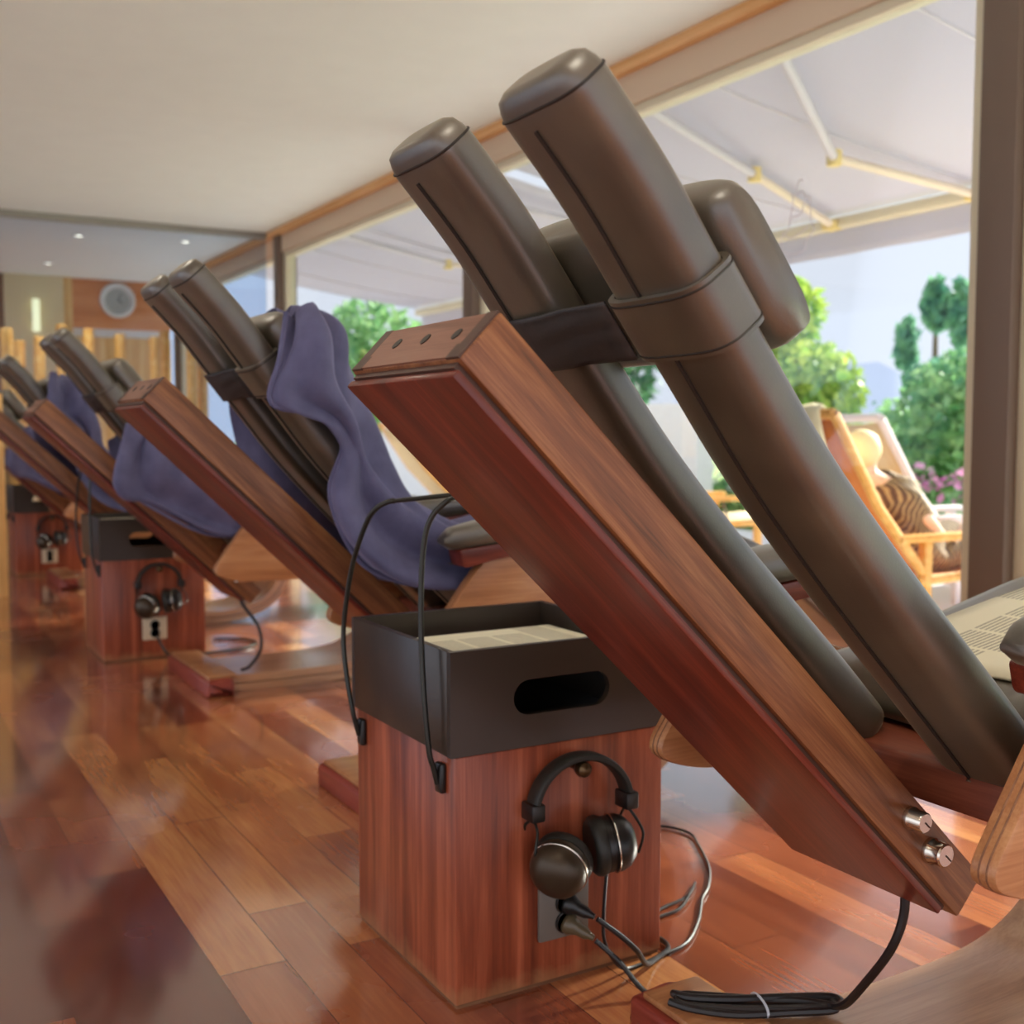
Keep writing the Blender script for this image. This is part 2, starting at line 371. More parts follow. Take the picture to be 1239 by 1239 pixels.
def tube(bm, path, r, seg=10, closed=False, flat=None):
    path = [V(p) for p in path]; rings = []; N = len(path)
    prev = None
    for i, p in enumerate(path):
        if closed: t = (path[(i + 1) % N] - path[i - 1])
        else: t = path[min(i + 1, N - 1)] - path[max(i - 1, 0)]
        t.normalize()
        if prev is None:
            a = V((0, 0, 1)) if abs(t.z) < .9 else V((1, 0, 0)); nrm = (a - t * a.dot(t)).normalized()
        else:
            nrm = (prev - t * prev.dot(t)).normalized()
        prev = nrm; bn = t.cross(nrm)
        rr = r[i] if isinstance(r, (list, tuple)) else r
        rings.append([p + (nrm * math.cos(2 * PI * k / seg) + bn * math.sin(2 * PI * k / seg)) * rr for k in range(seg)])
    return loft(bm, rings, closed=closed)
def lathe(bm, prof, origin, axis, seg=24):
    """prof: (radius, height along axis)"""
    axis = V(axis).normalized(); a = V((0, 0, 1)) if abs(axis.z) < .9 else V((1, 0, 0))
    u = (a - axis * a.dot(axis)).normalized(); w = axis.cross(u); o = V(origin)
    rings = [[o + axis * h + (u * math.cos(2 * PI * k / seg) + w * math.sin(2 * PI * k / seg)) * max(r, 1e-4) for k in range(seg)] for r, h in prof]
    return loft(bm, rings)
def prism(bm, poly, y0, y1, bev=0):
    """poly in XZ, extruded along Y"""
    a = [bm.verts.new((x, y0, z)) for x, z in poly]; b = [bm.verts.new((x, y1, z)) for x, z in poly]
    n = len(poly); fs = [bm.faces.new(a), bm.faces.new(list(reversed(b)))]
    for i in range(n): bm.faces.new((a[i], b[i], b[(i + 1) % n], a[(i + 1) % n]))
    if bev:
        bmesh.ops.recalc_face_normals(bm, faces=bm.faces)
        bmesh.ops.bevel(bm, geom=[e for f in fs for e in f.edges], offset=bev, segments=2, affect='EDGES', profile=.5)
    return bm
def rounded(poly, radii, n=6):
    out = []; N = len(poly)
    for i in range(N):
        p0, p1, p2 = V(poly[i - 1]), V(poly[i]), V(poly[(i + 1) % N]); r = radii[i]
        if r <= 0: out.append(tuple(p1)); continue
        a = (p0 - p1); b = (p2 - p1); la, lb = a.length, b.length; a.normalize(); b.normalize()
        d = min(r, la * .48, lb * .48)
        s, e = p1 + a * d, p1 + b * d
        for k in range(n + 1):
            t = k / n; out.append(tuple((1 - t) ** 2 * s + 2 * t * (1 - t) * p1 + t * t * e))
    return out
def sq(v, e): return math.copysign(abs(v) ** e, v)
def grid(bm, rows):
    R = [[bm.verts.new(p) for p in r] for r in rows]
    for i in range(len(R) - 1):
        for j in range(len(R[0]) - 1):
            bm.faces.new((R[i][j], R[i][j + 1], R[i + 1][j + 1], R[i + 1][j]))
    return bm
def children(o): return [c for c in bpy.data.objects if c.parent == o]
def copy_tree(o, parent=None):
    c = o.copy(); col.objects.link(c)
    if parent: c.parent = parent
    for ch in children(o): copy_tree(ch, c)
    return c

# ------------------------------------------------------------------ setting
CZ = 2.31; WX = 2.8; PWD = .115
def struct(name, bm, mat, **k): return tag(finish(name, bm, mat, **k), kind='structure')
struct('floor', box(B(), -5, 2.86, -4, 11.75, -.1, 0), parquet, smooth=False)
struct('ceiling', box(B(), -5, 3.0, -4, 11.75, CZ, CZ + .25), ceil_mat, smooth=False)
struct('trim_1', box(B(), WX - .085, WX, -1, 11.6, CZ - .045, CZ, .004), cornice)       # wood cornice
struct('trim_2', box(B(), WX - .045, WX + .05, -1, 11.6, CZ - .17, CZ - .045, .004), beam_mat)
struct('trim_3', box(B(), WX - .1, WX + .06, -1, 11.6, 0, .07, .006), beam_mat)
posts = [-1.0, 2.0, 5.08, 8.07, 11.1]
for i, y in enumerate(posts):
    bm = B(); box(bm, WX - .07, WX + .07, y, y + PWD, .07, CZ - .045, .004)
    struct('trim_%d' % (4 + i), bm, post_mat)
for i in range(len(posts) - 1):
    y0, y1 = posts[i] + PWD, posts[i + 1]
    bm = B(); t = .055
    box(bm, WX - .03, WX + .04, y0, y0 + t, .07, CZ - .17, .004); box(bm, WX - .03, WX + .04, y1 - t, y1, .07, CZ - .17, .004)
    box(bm, WX - .03, WX + .04, y0 + t, y1 - t, .07, .14, .004); box(bm, WX - .03, WX + .04, y0 + t, y1 - t, CZ - .205, CZ - .17, .004)
    w = struct('window_%d' % (i + 1), bm, frame_mat)
    finish('pane', box(B(), WX, WX + .008, y0 + t, y1 - t, .14, CZ - .205), glass, w, smooth=False)
# glazed partition across the room
PY = 8.32
bm = B(); box(bm, -5, WX - .08, PY - .03, PY + .03, CZ - .045, CZ, .003)
for x in (-2.2, -.2):
    box(bm, x - .02, x + .02, PY - .02, PY + .02, 0, CZ - .045)
w = struct('window_9', bm, rail_grey)
finish('pane', box(B(), -5, WX - .08, PY, PY + .01, 0, CZ - .045), glass2, w, smooth=False)
# far room wall
BY = 11.6
struct('wall_back', box(B(), -5, 1.27, BY, BY + .1, 0, CZ), brown_wall, smooth=False)
struct('wall_far', box(B(), 1.27, 1.79, BY - .05, BY + .1, 0, CZ), cream_wall, smooth=False)
struct('wall_header', box(B(), 1.79, WX, BY, BY + .1, 1.84, CZ), orangewood, smooth=False)
struct('trim_12', box(B(), 1.79, 1.87, BY - .04, BY, 0, CZ, .004), pinewood)
struct('wall_lower', box(B(), 1.79, WX, BY, BY + .1, 0, 1.76), pinewood, smooth=False)
bm = B(); box(bm, 1.87, WX, BY + .02, BY + .06, 1.76, 1.84)
struct('window_10', bm, white_mat, smooth=False)
# ---------------------------------------------------------------- far room things
t = empty('wall_clock', (2.29, BY, 2.117), 'round white rimmed wall clock with grey face on the orange wood panel', 'clock')
finish('rim', lathe(B(), [(.165, 0), (.17, -.02), (.165, -.045), (.145, -.05), (.125, -.04), (.115, -.02), (.115, -.005)], (0, 0, 0), (0, 1, 0), 40), clockrim, t)
finish('dial', lathe(B(), [(.116, -.03), (.116, -.006)], (0, 0, 0), (0, 1, 0), 40), clockface, t)
bm = B(); box(bm, -.004, .004, -.034, -.031, 0, .075); finish('minute_hand', bm, plastic, t, rot=(0, .5, 0))
bm = B(); box(bm, -.005, .005, -.037, -.034, 0, .05); finish('hour_hand', bm, plastic, t, rot=(0, 2.0, 0))
t = empty('wall_lamp', (1.535, BY - .05, 1.93), 'glowing vertical tube lamp on the cream wall strip', 'lamp')
finish('lamp_shade', lathe(B(), [(.028, -.15), (.034, -.14), (.034, .14), (.028, .15)], (0, -.05, 0), (0, 0, 1), 16), wallglow, t)
finish('bracket', box(B(), -.03, .03, -.02, 0, -.05, .05, .004), rail_grey, t)
pole_label = ['leftmost orange wooden pole at the frame edge beyond the glass', 'short wooden pole in front of the cream wall strip, left of the glowing lamp', 'short wooden pole standing directly under the glowing wall lamp', 'wooden pole where the cream wall meets the orange panel', 'wooden pole left of and below the clock', 'pole just behind the padded headrest of the third recliner', 'wooden pole below and right of the clock', 'wooden pole beside the small round fitting in the far room', 'pole seen between second recliner back and its wood beam', 'rightmost wooden pole of the far room row']
pole_xz = [(1.10, 1.66, 9.9), (1.225, 1.59, 10.2), (1.365, 1.62, 10.1), (1.57, 1.75, 10.3), (1.77, 1.71, 10.2), (2.03, 1.68, 10.2), (2.30, 1.66, 10.1), (2.43, 1.73, 10.3), (2.56, 1.72, 9.9), (2.68, 1.55, 10.0)]
for (x, h, y), lb in zip(pole_xz, pole_label):
    r = .045
    o = finish('wooden_pole', lathe(B(), [(r, 0), (r * 1.02, h * .5), (r, h - .01), (r * .8, h)], (0, 0, 0), (0, 0, 1), 16), teak, loc=(x, y, 0))
    tag(o, lb, 'pole', 'round wooden poles standing in the far room')
for (x, y), lb in zip([(1.53, 9.1), (1.54, 10.7), (2.29, 8.97)], ['recessed downlight nearest the glass partition, left of the clock', 'recessed downlight farthest back in the far room ceiling', 'recessed ceiling downlight closest to the windows in the far room']):
    t = empty('ceiling_downlight', (x, y, CZ), lb, 'ceiling light', 'recessed downlights of the far room')
    finish('ring', lathe(B(), [(.045, 0), (.05, -.006), (.042, -.01), (.032, -.004), (.032, 0)], (0, 0, 0), (0, 0, 1), 24), clockrim, t)
    finish('bulb', lathe(B(), [(.03, -.004), (.03, -.002)], (0, 0, 0), (0, 0, 1), 24), lampglow, t)

# ------------------------------------------------------------------ recliner
X0, Y0 = 1.2, .94
rear = [(.500, 1.081), (.560, 1.016), (.614, .946), (.683, .857), (.735, .790), (.788, .729), (.865, .648), (.968, .546), (1.041, .474), (1.084, .431)]
def tube_frames(n=6):
    pts = cat([(x, 0, z) for x, z in rear], n); fr = []
    for i, p in enumerate(pts):
        t = (pts[min(i + 2, len(pts) - 1)] - pts[max(i - 2, 0)]).normalized()
        nr = V((-t.z, 0, t.x)); nr = nr if nr.x > 0 else -nr
        fr.append((p, t, nr))
    return fr
FR = tube_frames()
TD, TW = .054, .126; TO = 0
def sect(p, t, nr, yc, sw=1.0, sd=1.0, seg=28, d=TD, w=TW):
    d = d * (1 + .22 * max(0, min(1, (.85 - p.z) / .35)))
    c = p + nr * (d / 2)
    out = []
    for k in range(seg):
        a = 2 * PI * k / seg
        u = TO + sq(math.cos(a), .5) * w / 2 * sw; v = sq(math.sin(a), .62) * d / 2 * sd
        out.append(V((c.x + nr.x * v - X0, yc + u, c.z + nr.z * v)))
    return out
def make_tube(yc, name, parent):
    rings = []
    p, t, nr = FR[0]
    for off, s in ((-.027, .45), (-.0265, .70), (-.022, .87), (-.013, .955), (-.004, 1.0)):
        rings.append(sect(p + t * off, t, nr, yc, s, s * .98))
    for i, (p, t, nr) in enumerate(FR):
        rings.append(sect(p, t, nr, yc))
    p, t, nr = FR[-1]
    for off, s in ((.01, .96), (.02, .86), (.027, .68)):
        rings.append(sect(p + t * off, t, nr, yc, s, s))
    o = finish(name, loft(B(), rings), leather, parent, angle=60)
    zp = [V((q.x - X0, yc + .010, q.z)) - r * .0004 for q, _, r in FR[1:]]
    finish('zipper', tube(B(), zp, .0026, 6), seam_mat, o)
    q, tt, r = FR[-1]
    b_ = V((q.x - X0, yc + .010, q.z)) - r * .003
    bm = B(); ring = [b_ + tt * (.012 + .010 * math.cos(a)) + V((0, 1, 0)) * .005 * math.sin(a) for a in [2 * PI * k / 12 for k in range(12)]]
    tube(bm, ring, .0016, 6, closed=True); finish('zip_puller', bm, zipmetal, o)
    # stitched seam round the end cap
    p, t, nr = FR[0]
    finish('cap_seam', tube(B(), sect(p + t * -.006, t, nr, yc, .992, .992, 36), .0014, 6, closed=True), seam_mat, o)
    return o
def at_s(zt):
    """frame whose rear point has given z"""
    return min(FR, key=lambda f: abs(f[0].z - zt))

AX = V((.722, 0, -.692)); NR = V((.692, 0, .722))
def make_recliner(name, label):
    root = empty(name, (X0, Y0, 0), label, 'recliner', 'reclining massage chairs in a row along the window')
    # --- resonance beam: local x along the beam, z = thickness (towards the sitter)
    ang = math.atan2(.692, .722)
    L, T, W = .888, .057, .234
    org = V((.435 - X0, .01, .882))
    def bpart(nm, bm, mat, par=root): 
        return finish(nm, bm, mat, par, loc=org if par == root else (0, 0, 0), rot=(0, ang, 0) if par == root else None)
    bm = B(); box(bm, 0, L, -W / 2, W / 2, 0, T, .003)
    beam = bpart('sound_beam', bm, walnut)
    # underside panel with a shadow groove
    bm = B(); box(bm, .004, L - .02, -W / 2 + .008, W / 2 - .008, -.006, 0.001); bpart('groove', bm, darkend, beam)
    bm = B(); box(bm, .006, L - .030, -W / 2 + .001, W / 2 - .001, -.015, -.006, .002); bpart('underside_panel', bm, mahog, beam)
    # end cap with three holes and dark joints
    bm = B(); box(bm, -.0015, .006, -W / 2 + .02, W / 2 - .02, .002, T - .002); bpart('end_cap', bm, walnut_end, beam)
    for s in (-1, 1):
        bm = B(); y = s * (W / 2 - .011); box(bm, -.0016, .006, y - .009, y + .009, .001, T - .001); box(bm, -.0016, .006, y - .009 - s * .006, y + .009 - s * .006, .001, .018)
        bpart('corner_joint', bm, darkend, beam)
    for y in (-.062, 0, .062):
        bm = B(); lathe(bm, [(.0065, -.0022), (.0065, .003)], (0, y - .01, .032), (1, 0, 0), 16); bpart('sound_hole', bm, seam_mat, beam)
    for (a, h, r1, r0) in ((.735, .036, .0125, .013), (.79, .029, .0145, .015)):
        bm = B(); lathe(bm, [(r0, 0), (r0, -.006), (r1 * .92, -.008), (r1 * .92, -.020), (r1 * .8, -.022), (.002, -.022)], (a, -W / 2, h), (0, 1, 0), 24)
        kn = bpart('knob', bm, chrome, beam)
        bm = B(); box(bm, a - .001, a + r1 * .7, -W / 2 - .0228, -W / 2 - .0215, h - .0007, h + .0007); bpart('pointer', bm, seam_mat, kn)
    # --- tubes
    n_ = make_tube(-.12, 'back_cushion', root); f_ = make_tube(.11, 'back_cushion', root)
    # --- head pillow
    bm = B(); p, t, nr = at_s(.920)
    ce = p + nr * (TD + .036); rings = []
    for k in range(25):
        u = -1 + 2 * k / 24; yy = .012 + u * .19
        s = max(.02, (1 - abs(u) ** 5)) ** .5
        s1 = .80 + .20 * s
        rr = []
        for j in range(28):
            a = 2 * PI * j / 28
            e = .6
            x_ = sq(math.cos(a), .5) * .086 * s1; z_ = sq(math.sin(a), .6) * .040 * (.35 + .65 * s)
            q = ce + t * x_ + nr * z_
            rr.append(V((q.x - X0, yy, q.z)))
        rings.append(rr)
    hp = finish('head_pillow', loft(B(), rings), leather, root, angle=70)
    # --- strap round the near cushion and pillow + elastic band behind
    bm = B(); rings = []
    p0, t0, n0 = at_s(.921)
    def strap_ring(off, grow):
        c = p0 + t0 * off + n0 * (TD / 2); out = []
        for k in range(40):
            a = 2 * PI * k / 40
            u = TO + sq(math.cos(a), .5) * (TW / 2 + grow); v = sq(math.sin(a), .62) * (TD / 2 + grow)
            q = c + n0 * v; out.append(V((q.x - X0, -.12 + u, q.z)))
        return out
    ro = [strap_ring(o_, .007) for o_ in (-.033, .033)]; ri = [strap_ring(o_, .001) for o_ in (.033, -.033)]
    loft(bm, ro + ri, cap=False, closed=True)
    st = finish('strap', bm, leather, root, angle=50)
    bm = B()
    for o_ in (-.028, .028): tube(bm, strap_ring(o_, .0072), .0011, 5, closed=True)
    finish('strap_stitching', bm, seam_mat, st)
    bm = B(); rows = []
    for j in range(13):
        o_ = -.033 + .066 * j / 12
        rows.append([V((p0.x - X0 + t0.x * o_ + n0.x * dz, y, p0.z + t0.z * o_ + n0.z * dz)) for y, dz in [(-.050, .004), (-.02, .003 + .0015 * math.sin(j * 1.6)), (.03, .003 + .002 * math.sin(j * 1.3)), (.06, -.003 + .0015 * math.sin(j * 1.1)), (.09, -.0036), (.148, -.0030)]])
    grid(bm, rows)
    el = finish('elastic_band', bm, elastic, root, angle=70)
    md = el.modifiers.new('thick', 'SOLIDIFY'); md.thickness = .003
    # --- seat slab
    bm = B(); prism(bm, rounded([(1.085 - X0, .435), (1.075 - X0, .388), (1.62 - X0, .455), (1.62 - X0, .50), (1.2 - X0, .447)], [.008, .006, .01, .01, .05]), -.238, .238, .003)
    finish('seat_slab', bm, slabwood, root)
    # --- seat cushion
    prof = [(1.165, .452), (1.165, .488), (1.20, .510), (1.33, .528), (1.50, .566), (1.66, .596), (1.78, .578), (1.86, .52), (1.83, .46), (1.72, .49), (1.5, .498), (1.3, .468)]
    pr = cat([(x - X0, 0, z) for x, z in prof], 5, closed=True)
    cx_ = sum(p.x for p in pr) / len(pr); cz_ = sum(p.z for p in pr) / len(pr)
    rings = []
    for yy, ins in ((-.236, .030), (-.232, .016), (-.222, .005), (-.2, 0), (-.1, -.004), (0, -.006), (.1, -.004), (.2, 0), (.222, .005), (.232, .016), (.236, .030)):
        rr = []
        for i, p in enumerate(pr):
            t = (pr[(i + 1) % len(pr)] - pr[i - 1]).normalized(); nn = V((t.z, 0, -t.x))
            if nn.dot(p - V((cx_, 0, cz_))) > 0 and False: nn = -nn
            rr.append(V((p.x + nn.x * ins, yy, p.z + nn.z * ins)))
        rings.append(rr)
    finish('seat_cushion', loft(B(), rings), leather, root, angle=60)
    # --- leg rest
    prof = [(1.86, .50), (1.95, .42), (2.12, .30), (2.30, .22), (2.33, .26), (2.16, .37), (1.98, .50), (1.90, .55)]
    bm = B(); prism(bm, rounded([(x - X0, z) for x, z in prof], [.03, .02, .02, .03, .03, .02, .02, .03]), -.22, .22, .012)
    finish('leg_rest', bm, leather, root, angle=50)
    # --- side panels with arm rests
    poly = rounded([(.905, .392), (.985, .362), (1.30, .358), (1.50, .415), (1.58, .50), (1.40, .49), (1.25, .50), (1.155, .55), (1.15, .587), (1.055, .584), (1.005, .53)],
                   [.035, .05, .10, .08, .03, .1, .1, .05, .01, .01, .05])
    for s in (-1, 1):
        y0, y1 = (-.270, -.240) if s < 0 else (.240, .270)
        bm = B(); prism(bm, [(x - X0, z) for x, z in poly], y0, y1, .003)
        pn = finish('side_panel', bm, beech, root)
        # visible plywood layers on the edge
        bm = B()
        for yy in (y0 + .0105, y0 + .0195):
            pl_ = [(x, z) for x, z in poly]
            pts = []
            cxm = 1.2; czm = .46
            for i in range(len(pl_)):
                a, b = V(pl_[i - 1]), V(pl_[(i + 1) % len(pl_)]); tt = (b - a); tt.normalize()
                pts.append(V((pl_[i][0] - X0 , yy, pl_[i][1])))
            tube(bm, pts, .0012, 4, closed=True)
        finish('ply_layer', bm, plyedge, pn)
        bm = B(); prism(bm, rounded([(.982 - X0, .597), (.992 - X0, .560), (1.06 - X0, .574), (1.34 - X0, .608), (1.34 - X0, .632)], [.008, .012, .01, .01, .01]), y0 - .012, y1 + .012, .003)
        finish('arm_board', bm, mahog, root)
        rings = []
        n = 22
        for k in range(n + 1):
            u = k / n; x = .955 + .40 * u
            hh = .052 * (math.sin(PI * min(1, u * .80 + .16))) ** .35
            ww = .042 * min(1, (math.sin(PI * min(max(u, .02), .98))) ** .35)
            zc = .594 + .04 * u + hh * .5
            rr = []
            for j in range(20):
                a = 2 * PI * j / 20
                rr.append(V((x - X0, (y0 + y1) / 2 + sq(math.cos(a), .7) * ww, zc + sq(math.sin(a), .7) * hh / 2 * (.3 if u in (0, 1) else 1))))
            rings.append(rr)
        finish('armrest_pad', loft(B(), rings), leather, root, angle=60)
    # --- bent plywood base: rail on the floor curving up at the front
    path = [(.955, .028), (1.1, .026), (1.25, .026), (1.38, .030), (1.48, .050), (1.56, .095), (1.61, .165), (1.625, .25), (1.61, .34), (1.585, .43)]
    ps = cat([(x, 0, z) for x, z in path], 5)
    for nm, d0, d1, mt in (('base_rail', .001, .026, beech_gloss), ('base_rail_sole', -.026, -.002, beech_gloss)):
        rings = []
        for i, p in enumerate(ps):
            t = (ps[min(i + 1, len(ps) - 1)] - ps[max(i - 1, 0)]).normalized(); nn = V((-t.z, 0, t.x))
            a, b = p + nn * d0, p + nn * d1
            rings.append([V((a.x - X0, -.18, a.z)), V((a.x - X0, .135, a.z)), V((b.x - X0, .135, b.z)), V((b.x - X0, -.18, b.z))])
        finish(nm, loft(B(), rings), mt, root, angle=30)
    # foot block across the rear end
    sec = rounded([(.895 - X0, 0), (.895 - X0, .052), (.985 - X0, .060), (.985 - X0, 0)], [.006, .012, .03, .006])
    bm = B(); prism(bm, sec, -.235, .285, .016)
    fb = finish('foot_block', bm, redblock, root)
    bm = B(); box(bm, .905 - X0, 1.0 - X0, -.215, .262, .052, .0625, .004); finish('foot_cap', bm, beech, fb)
    return root
walnut_end = wood('walnut_end', [(.25, (108, 72, 56)), (.48, (136, 94, 74)), (.75, (156, 114, 92))], 'Y', 1.3, .5, .05)
chairA = make_recliner('recliner', 'nearest olive leather recliner with a bare head pillow and a newspaper on its seat')
def chair_copy(dx, dy, label):
    c = copy_tree(chairA); c.location = (X0 + dx, Y0 + dy, 0); c['label'] = label; return c
chairB = chair_copy(.02, 1.262, 'second recliner, behind the nearest wooden cube, blanket over its head end')
chairC = chair_copy(.03, 2.76, 'third recliner from the front, its head pillow bare and a blanket on its lower back')
chairD = chair_copy(.03, 4.09, 'fourth recliner, mostly hidden behind the third, blanket hung over its head')
chairE = chair_copy(.03, 5.60, 'farthest recliner at the left picture edge, behind the row')

# ------------------------------------------------------------------ blankets
def blanket(rows, label, fold=.012, seed=0):
    rnd = random.Random(seed); ph = [rnd.uniform(0, 6) for _ in range(6)]
    fine = [cat(r, 7) for r in rows]; nc = len(fine[0])
    cols_ = [cat([fine[i][j] for i in range(len(fine))], 7) for j in range(nc)]
    R = [[cols_[j][i] for j in range(nc)] for i in range(len(cols_[0]))]
    bm = grid(B(), R); bm.normal_update()
    k = 0; nr = len(R)
    for i in range(nr):
        for j in range(nc):
            u, v_ = i / nr, j / nc
            pass
    vs = list(bm.verts)
    for idx, v in enumerate(vs):
        i, j = divmod(idx, nc)
        u, w = i / nr, j / nc
        q1 = math.sin(w * 17 + u * 4 + ph[0]); q2 = math.sin(w * 27 - u * 6 + ph[1])
        d = fold * (1.1 * q1 * abs(q1) + .9 * q2 + .45 * math.sin(w * 41 + u * 13 + ph[2]) + .5 * math.sin(u * 17 + w * 6 + ph[3]))
        if w > .85: d *= 1.6
        v.co += v.normal * d
    o = finish('blanket', bm, fleece, angle=180)
    m = o.modifiers.new('thick', 'SOLIDIFY'); m.thickness = .005; m.offset = 0
    m = o.modifiers.new('smooth', 'SUBSURF'); m.levels = 1; m.render_levels = 1
    # hem along the near edge
    tag(o, label, 'blanket', 'lavender fleece blankets on the recliners')
    hem = finish('hem', tube(B(), [vs[i * nc].co.copy() for i in range(0, nr)] if False else [R[i][0] for i in range(nr)], .005, 6), fleece, o)
    return o
rowsB = [
 [(.690, 2.00, 1.040), (.715, 2.00, 1.052), (.735, 2.10, 1.052), (.735, 2.20, 1.048), (.72, 2.36, 1.04), (.68, 2.46, 1.00)],
 [(.665, 1.965, .955), (.71, 1.955, .985), (.785, 2.00, 1.015), (.80, 2.12, 1.015), (.79, 2.34, 1.01), (.70, 2.47, .94)],
 [(.645, 1.955, .875), (.71, 1.94, .90), (.80, 1.97, .935), (.83, 2.12, .935), (.82, 2.34, .93), (.70, 2.475, .85)],
 [(.735, 1.955, .852), (.78, 1.95, .845), (.83, 1.97, .845), (.85, 2.12, .85), (.84, 2.34, .84), (.72, 2.46, .76)],
 [(.790, 1.985, .80), (.815, 1.97, .775), (.845, 1.985, .765), (.875, 2.12, .775), (.865, 2.34, .765), (.77, 2.45, .68)],
 [(.772, 2.005, .715), (.82, 1.98, .70), (.885, 2.00, .715), (.93, 2.12, .715), (.92, 2.34, .705), (.83, 2.45, .61)],
 [(.800, 2.005, .625), (.86, 1.985, .625), (.95, 2.00, .665), (1.0, 2.12, .67), (.98, 2.34, .66), (.90, 2.44, .55)],
 [(.860, 2.005, .555), (.95, 1.985, .565), (1.04, 2.00, .61), (1.1, 2.12, .615), (1.08, 2.34, .61), (1.02, 2.43, .51)],
 [(1.0, 2.005, .515), (1.07, 1.99, .535), (1.14, 2.01, .59), (1.2, 2.12, .60), (1.2, 2.34, .60), (1.15, 2.425, .51)],
 [(1.2, 1.99, .52), (1.25, 1.985, .57), (1.29, 2.03, .625), (1.3, 2.15, .635), (1.3, 2.34, .63), (1.3, 2.42, .56)],
 [(1.5, 1.99, .55), (1.5, 1.985, .60), (1.52, 2.03, .655), (1.53, 2.15, .665), (1.53, 2.34, .66), (1.5, 2.42, .60)],
 [(1.72, 1.99, .54), (1.73, 1.985, .59), (1.74, 2.03, .64), (1.75, 2.15, .65), (1.75, 2.34, .645), (1.74, 2.42, .58)],
]
blanket(rowsB, 'purple blanket draped over the head and seat of the second recliner', .018, 1)
rowsC = [
 [(.725, 3.50, .835), (.77, 3.47, .85), (.82, 3.51, .87), (.85, 3.62, .88), (.85, 3.82, .88), (.74, 3.95, .80)],
 [(.685, 3.485, .76), (.75, 3.46, .765), (.85, 3.50, .79), (.885, 3.62, .80), (.885, 3.82, .80), (.77, 3.95, .72)],
 [(.670, 3.49, .665), (.76, 3.465, .665), (.89, 3.50, .71), (.935, 3.62, .73), (.935, 3.82, .72), (.83, 3.94, .62)],
 [(.735, 3.495, .625), (.83, 3.475, .60), (.96, 3.50, .655), (1.0, 3.62, .67), (.99, 3.82, .66), (.9, 3.93, .55)],
 [(.895, 3.50, .53), (.96, 3.48, .535), (1.05, 3.50, .60), (1.1, 3.62, .61), (1.09, 3.82, .61), (1.03, 3.92, .51)],
 [(1.01, 3.50, .50), (1.08, 3.485, .52), (1.15, 3.51, .585), (1.2, 3.62, .60), (1.2, 3.82, .60), (1.16, 3.92, .51)],
 [(1.2, 3.49, .51), (1.25, 3.485, .56), (1.3, 3.53, .615), (1.3, 3.65, .63), (1.3, 3.82, .63), (1.3, 3.92, .55)],
 [(1.5, 3.49, .54), (1.5, 3.485, .59), (1.52, 3.53, .65), (1.53, 3.65, .66), (1.53, 3.82, .66), (1.5, 3.92, .6)],
]
blanket(rowsC, 'purple blanket lying on the lower back and seat of the third recliner', .018, 5)
def shift(rows, dx, dy): return [[(x + dx, y + dy, z) for x, y, z in r] for r in rows]
blanket(shift(rowsB, .01, 2.828), 'purple blanket hung over the head of the fourth recliner, beside a padded tube', .018, 9)
blanket(shift(rowsC, .01, 2.84), 'purple blanket at the left picture edge on the farthest recliner', .018, 13)

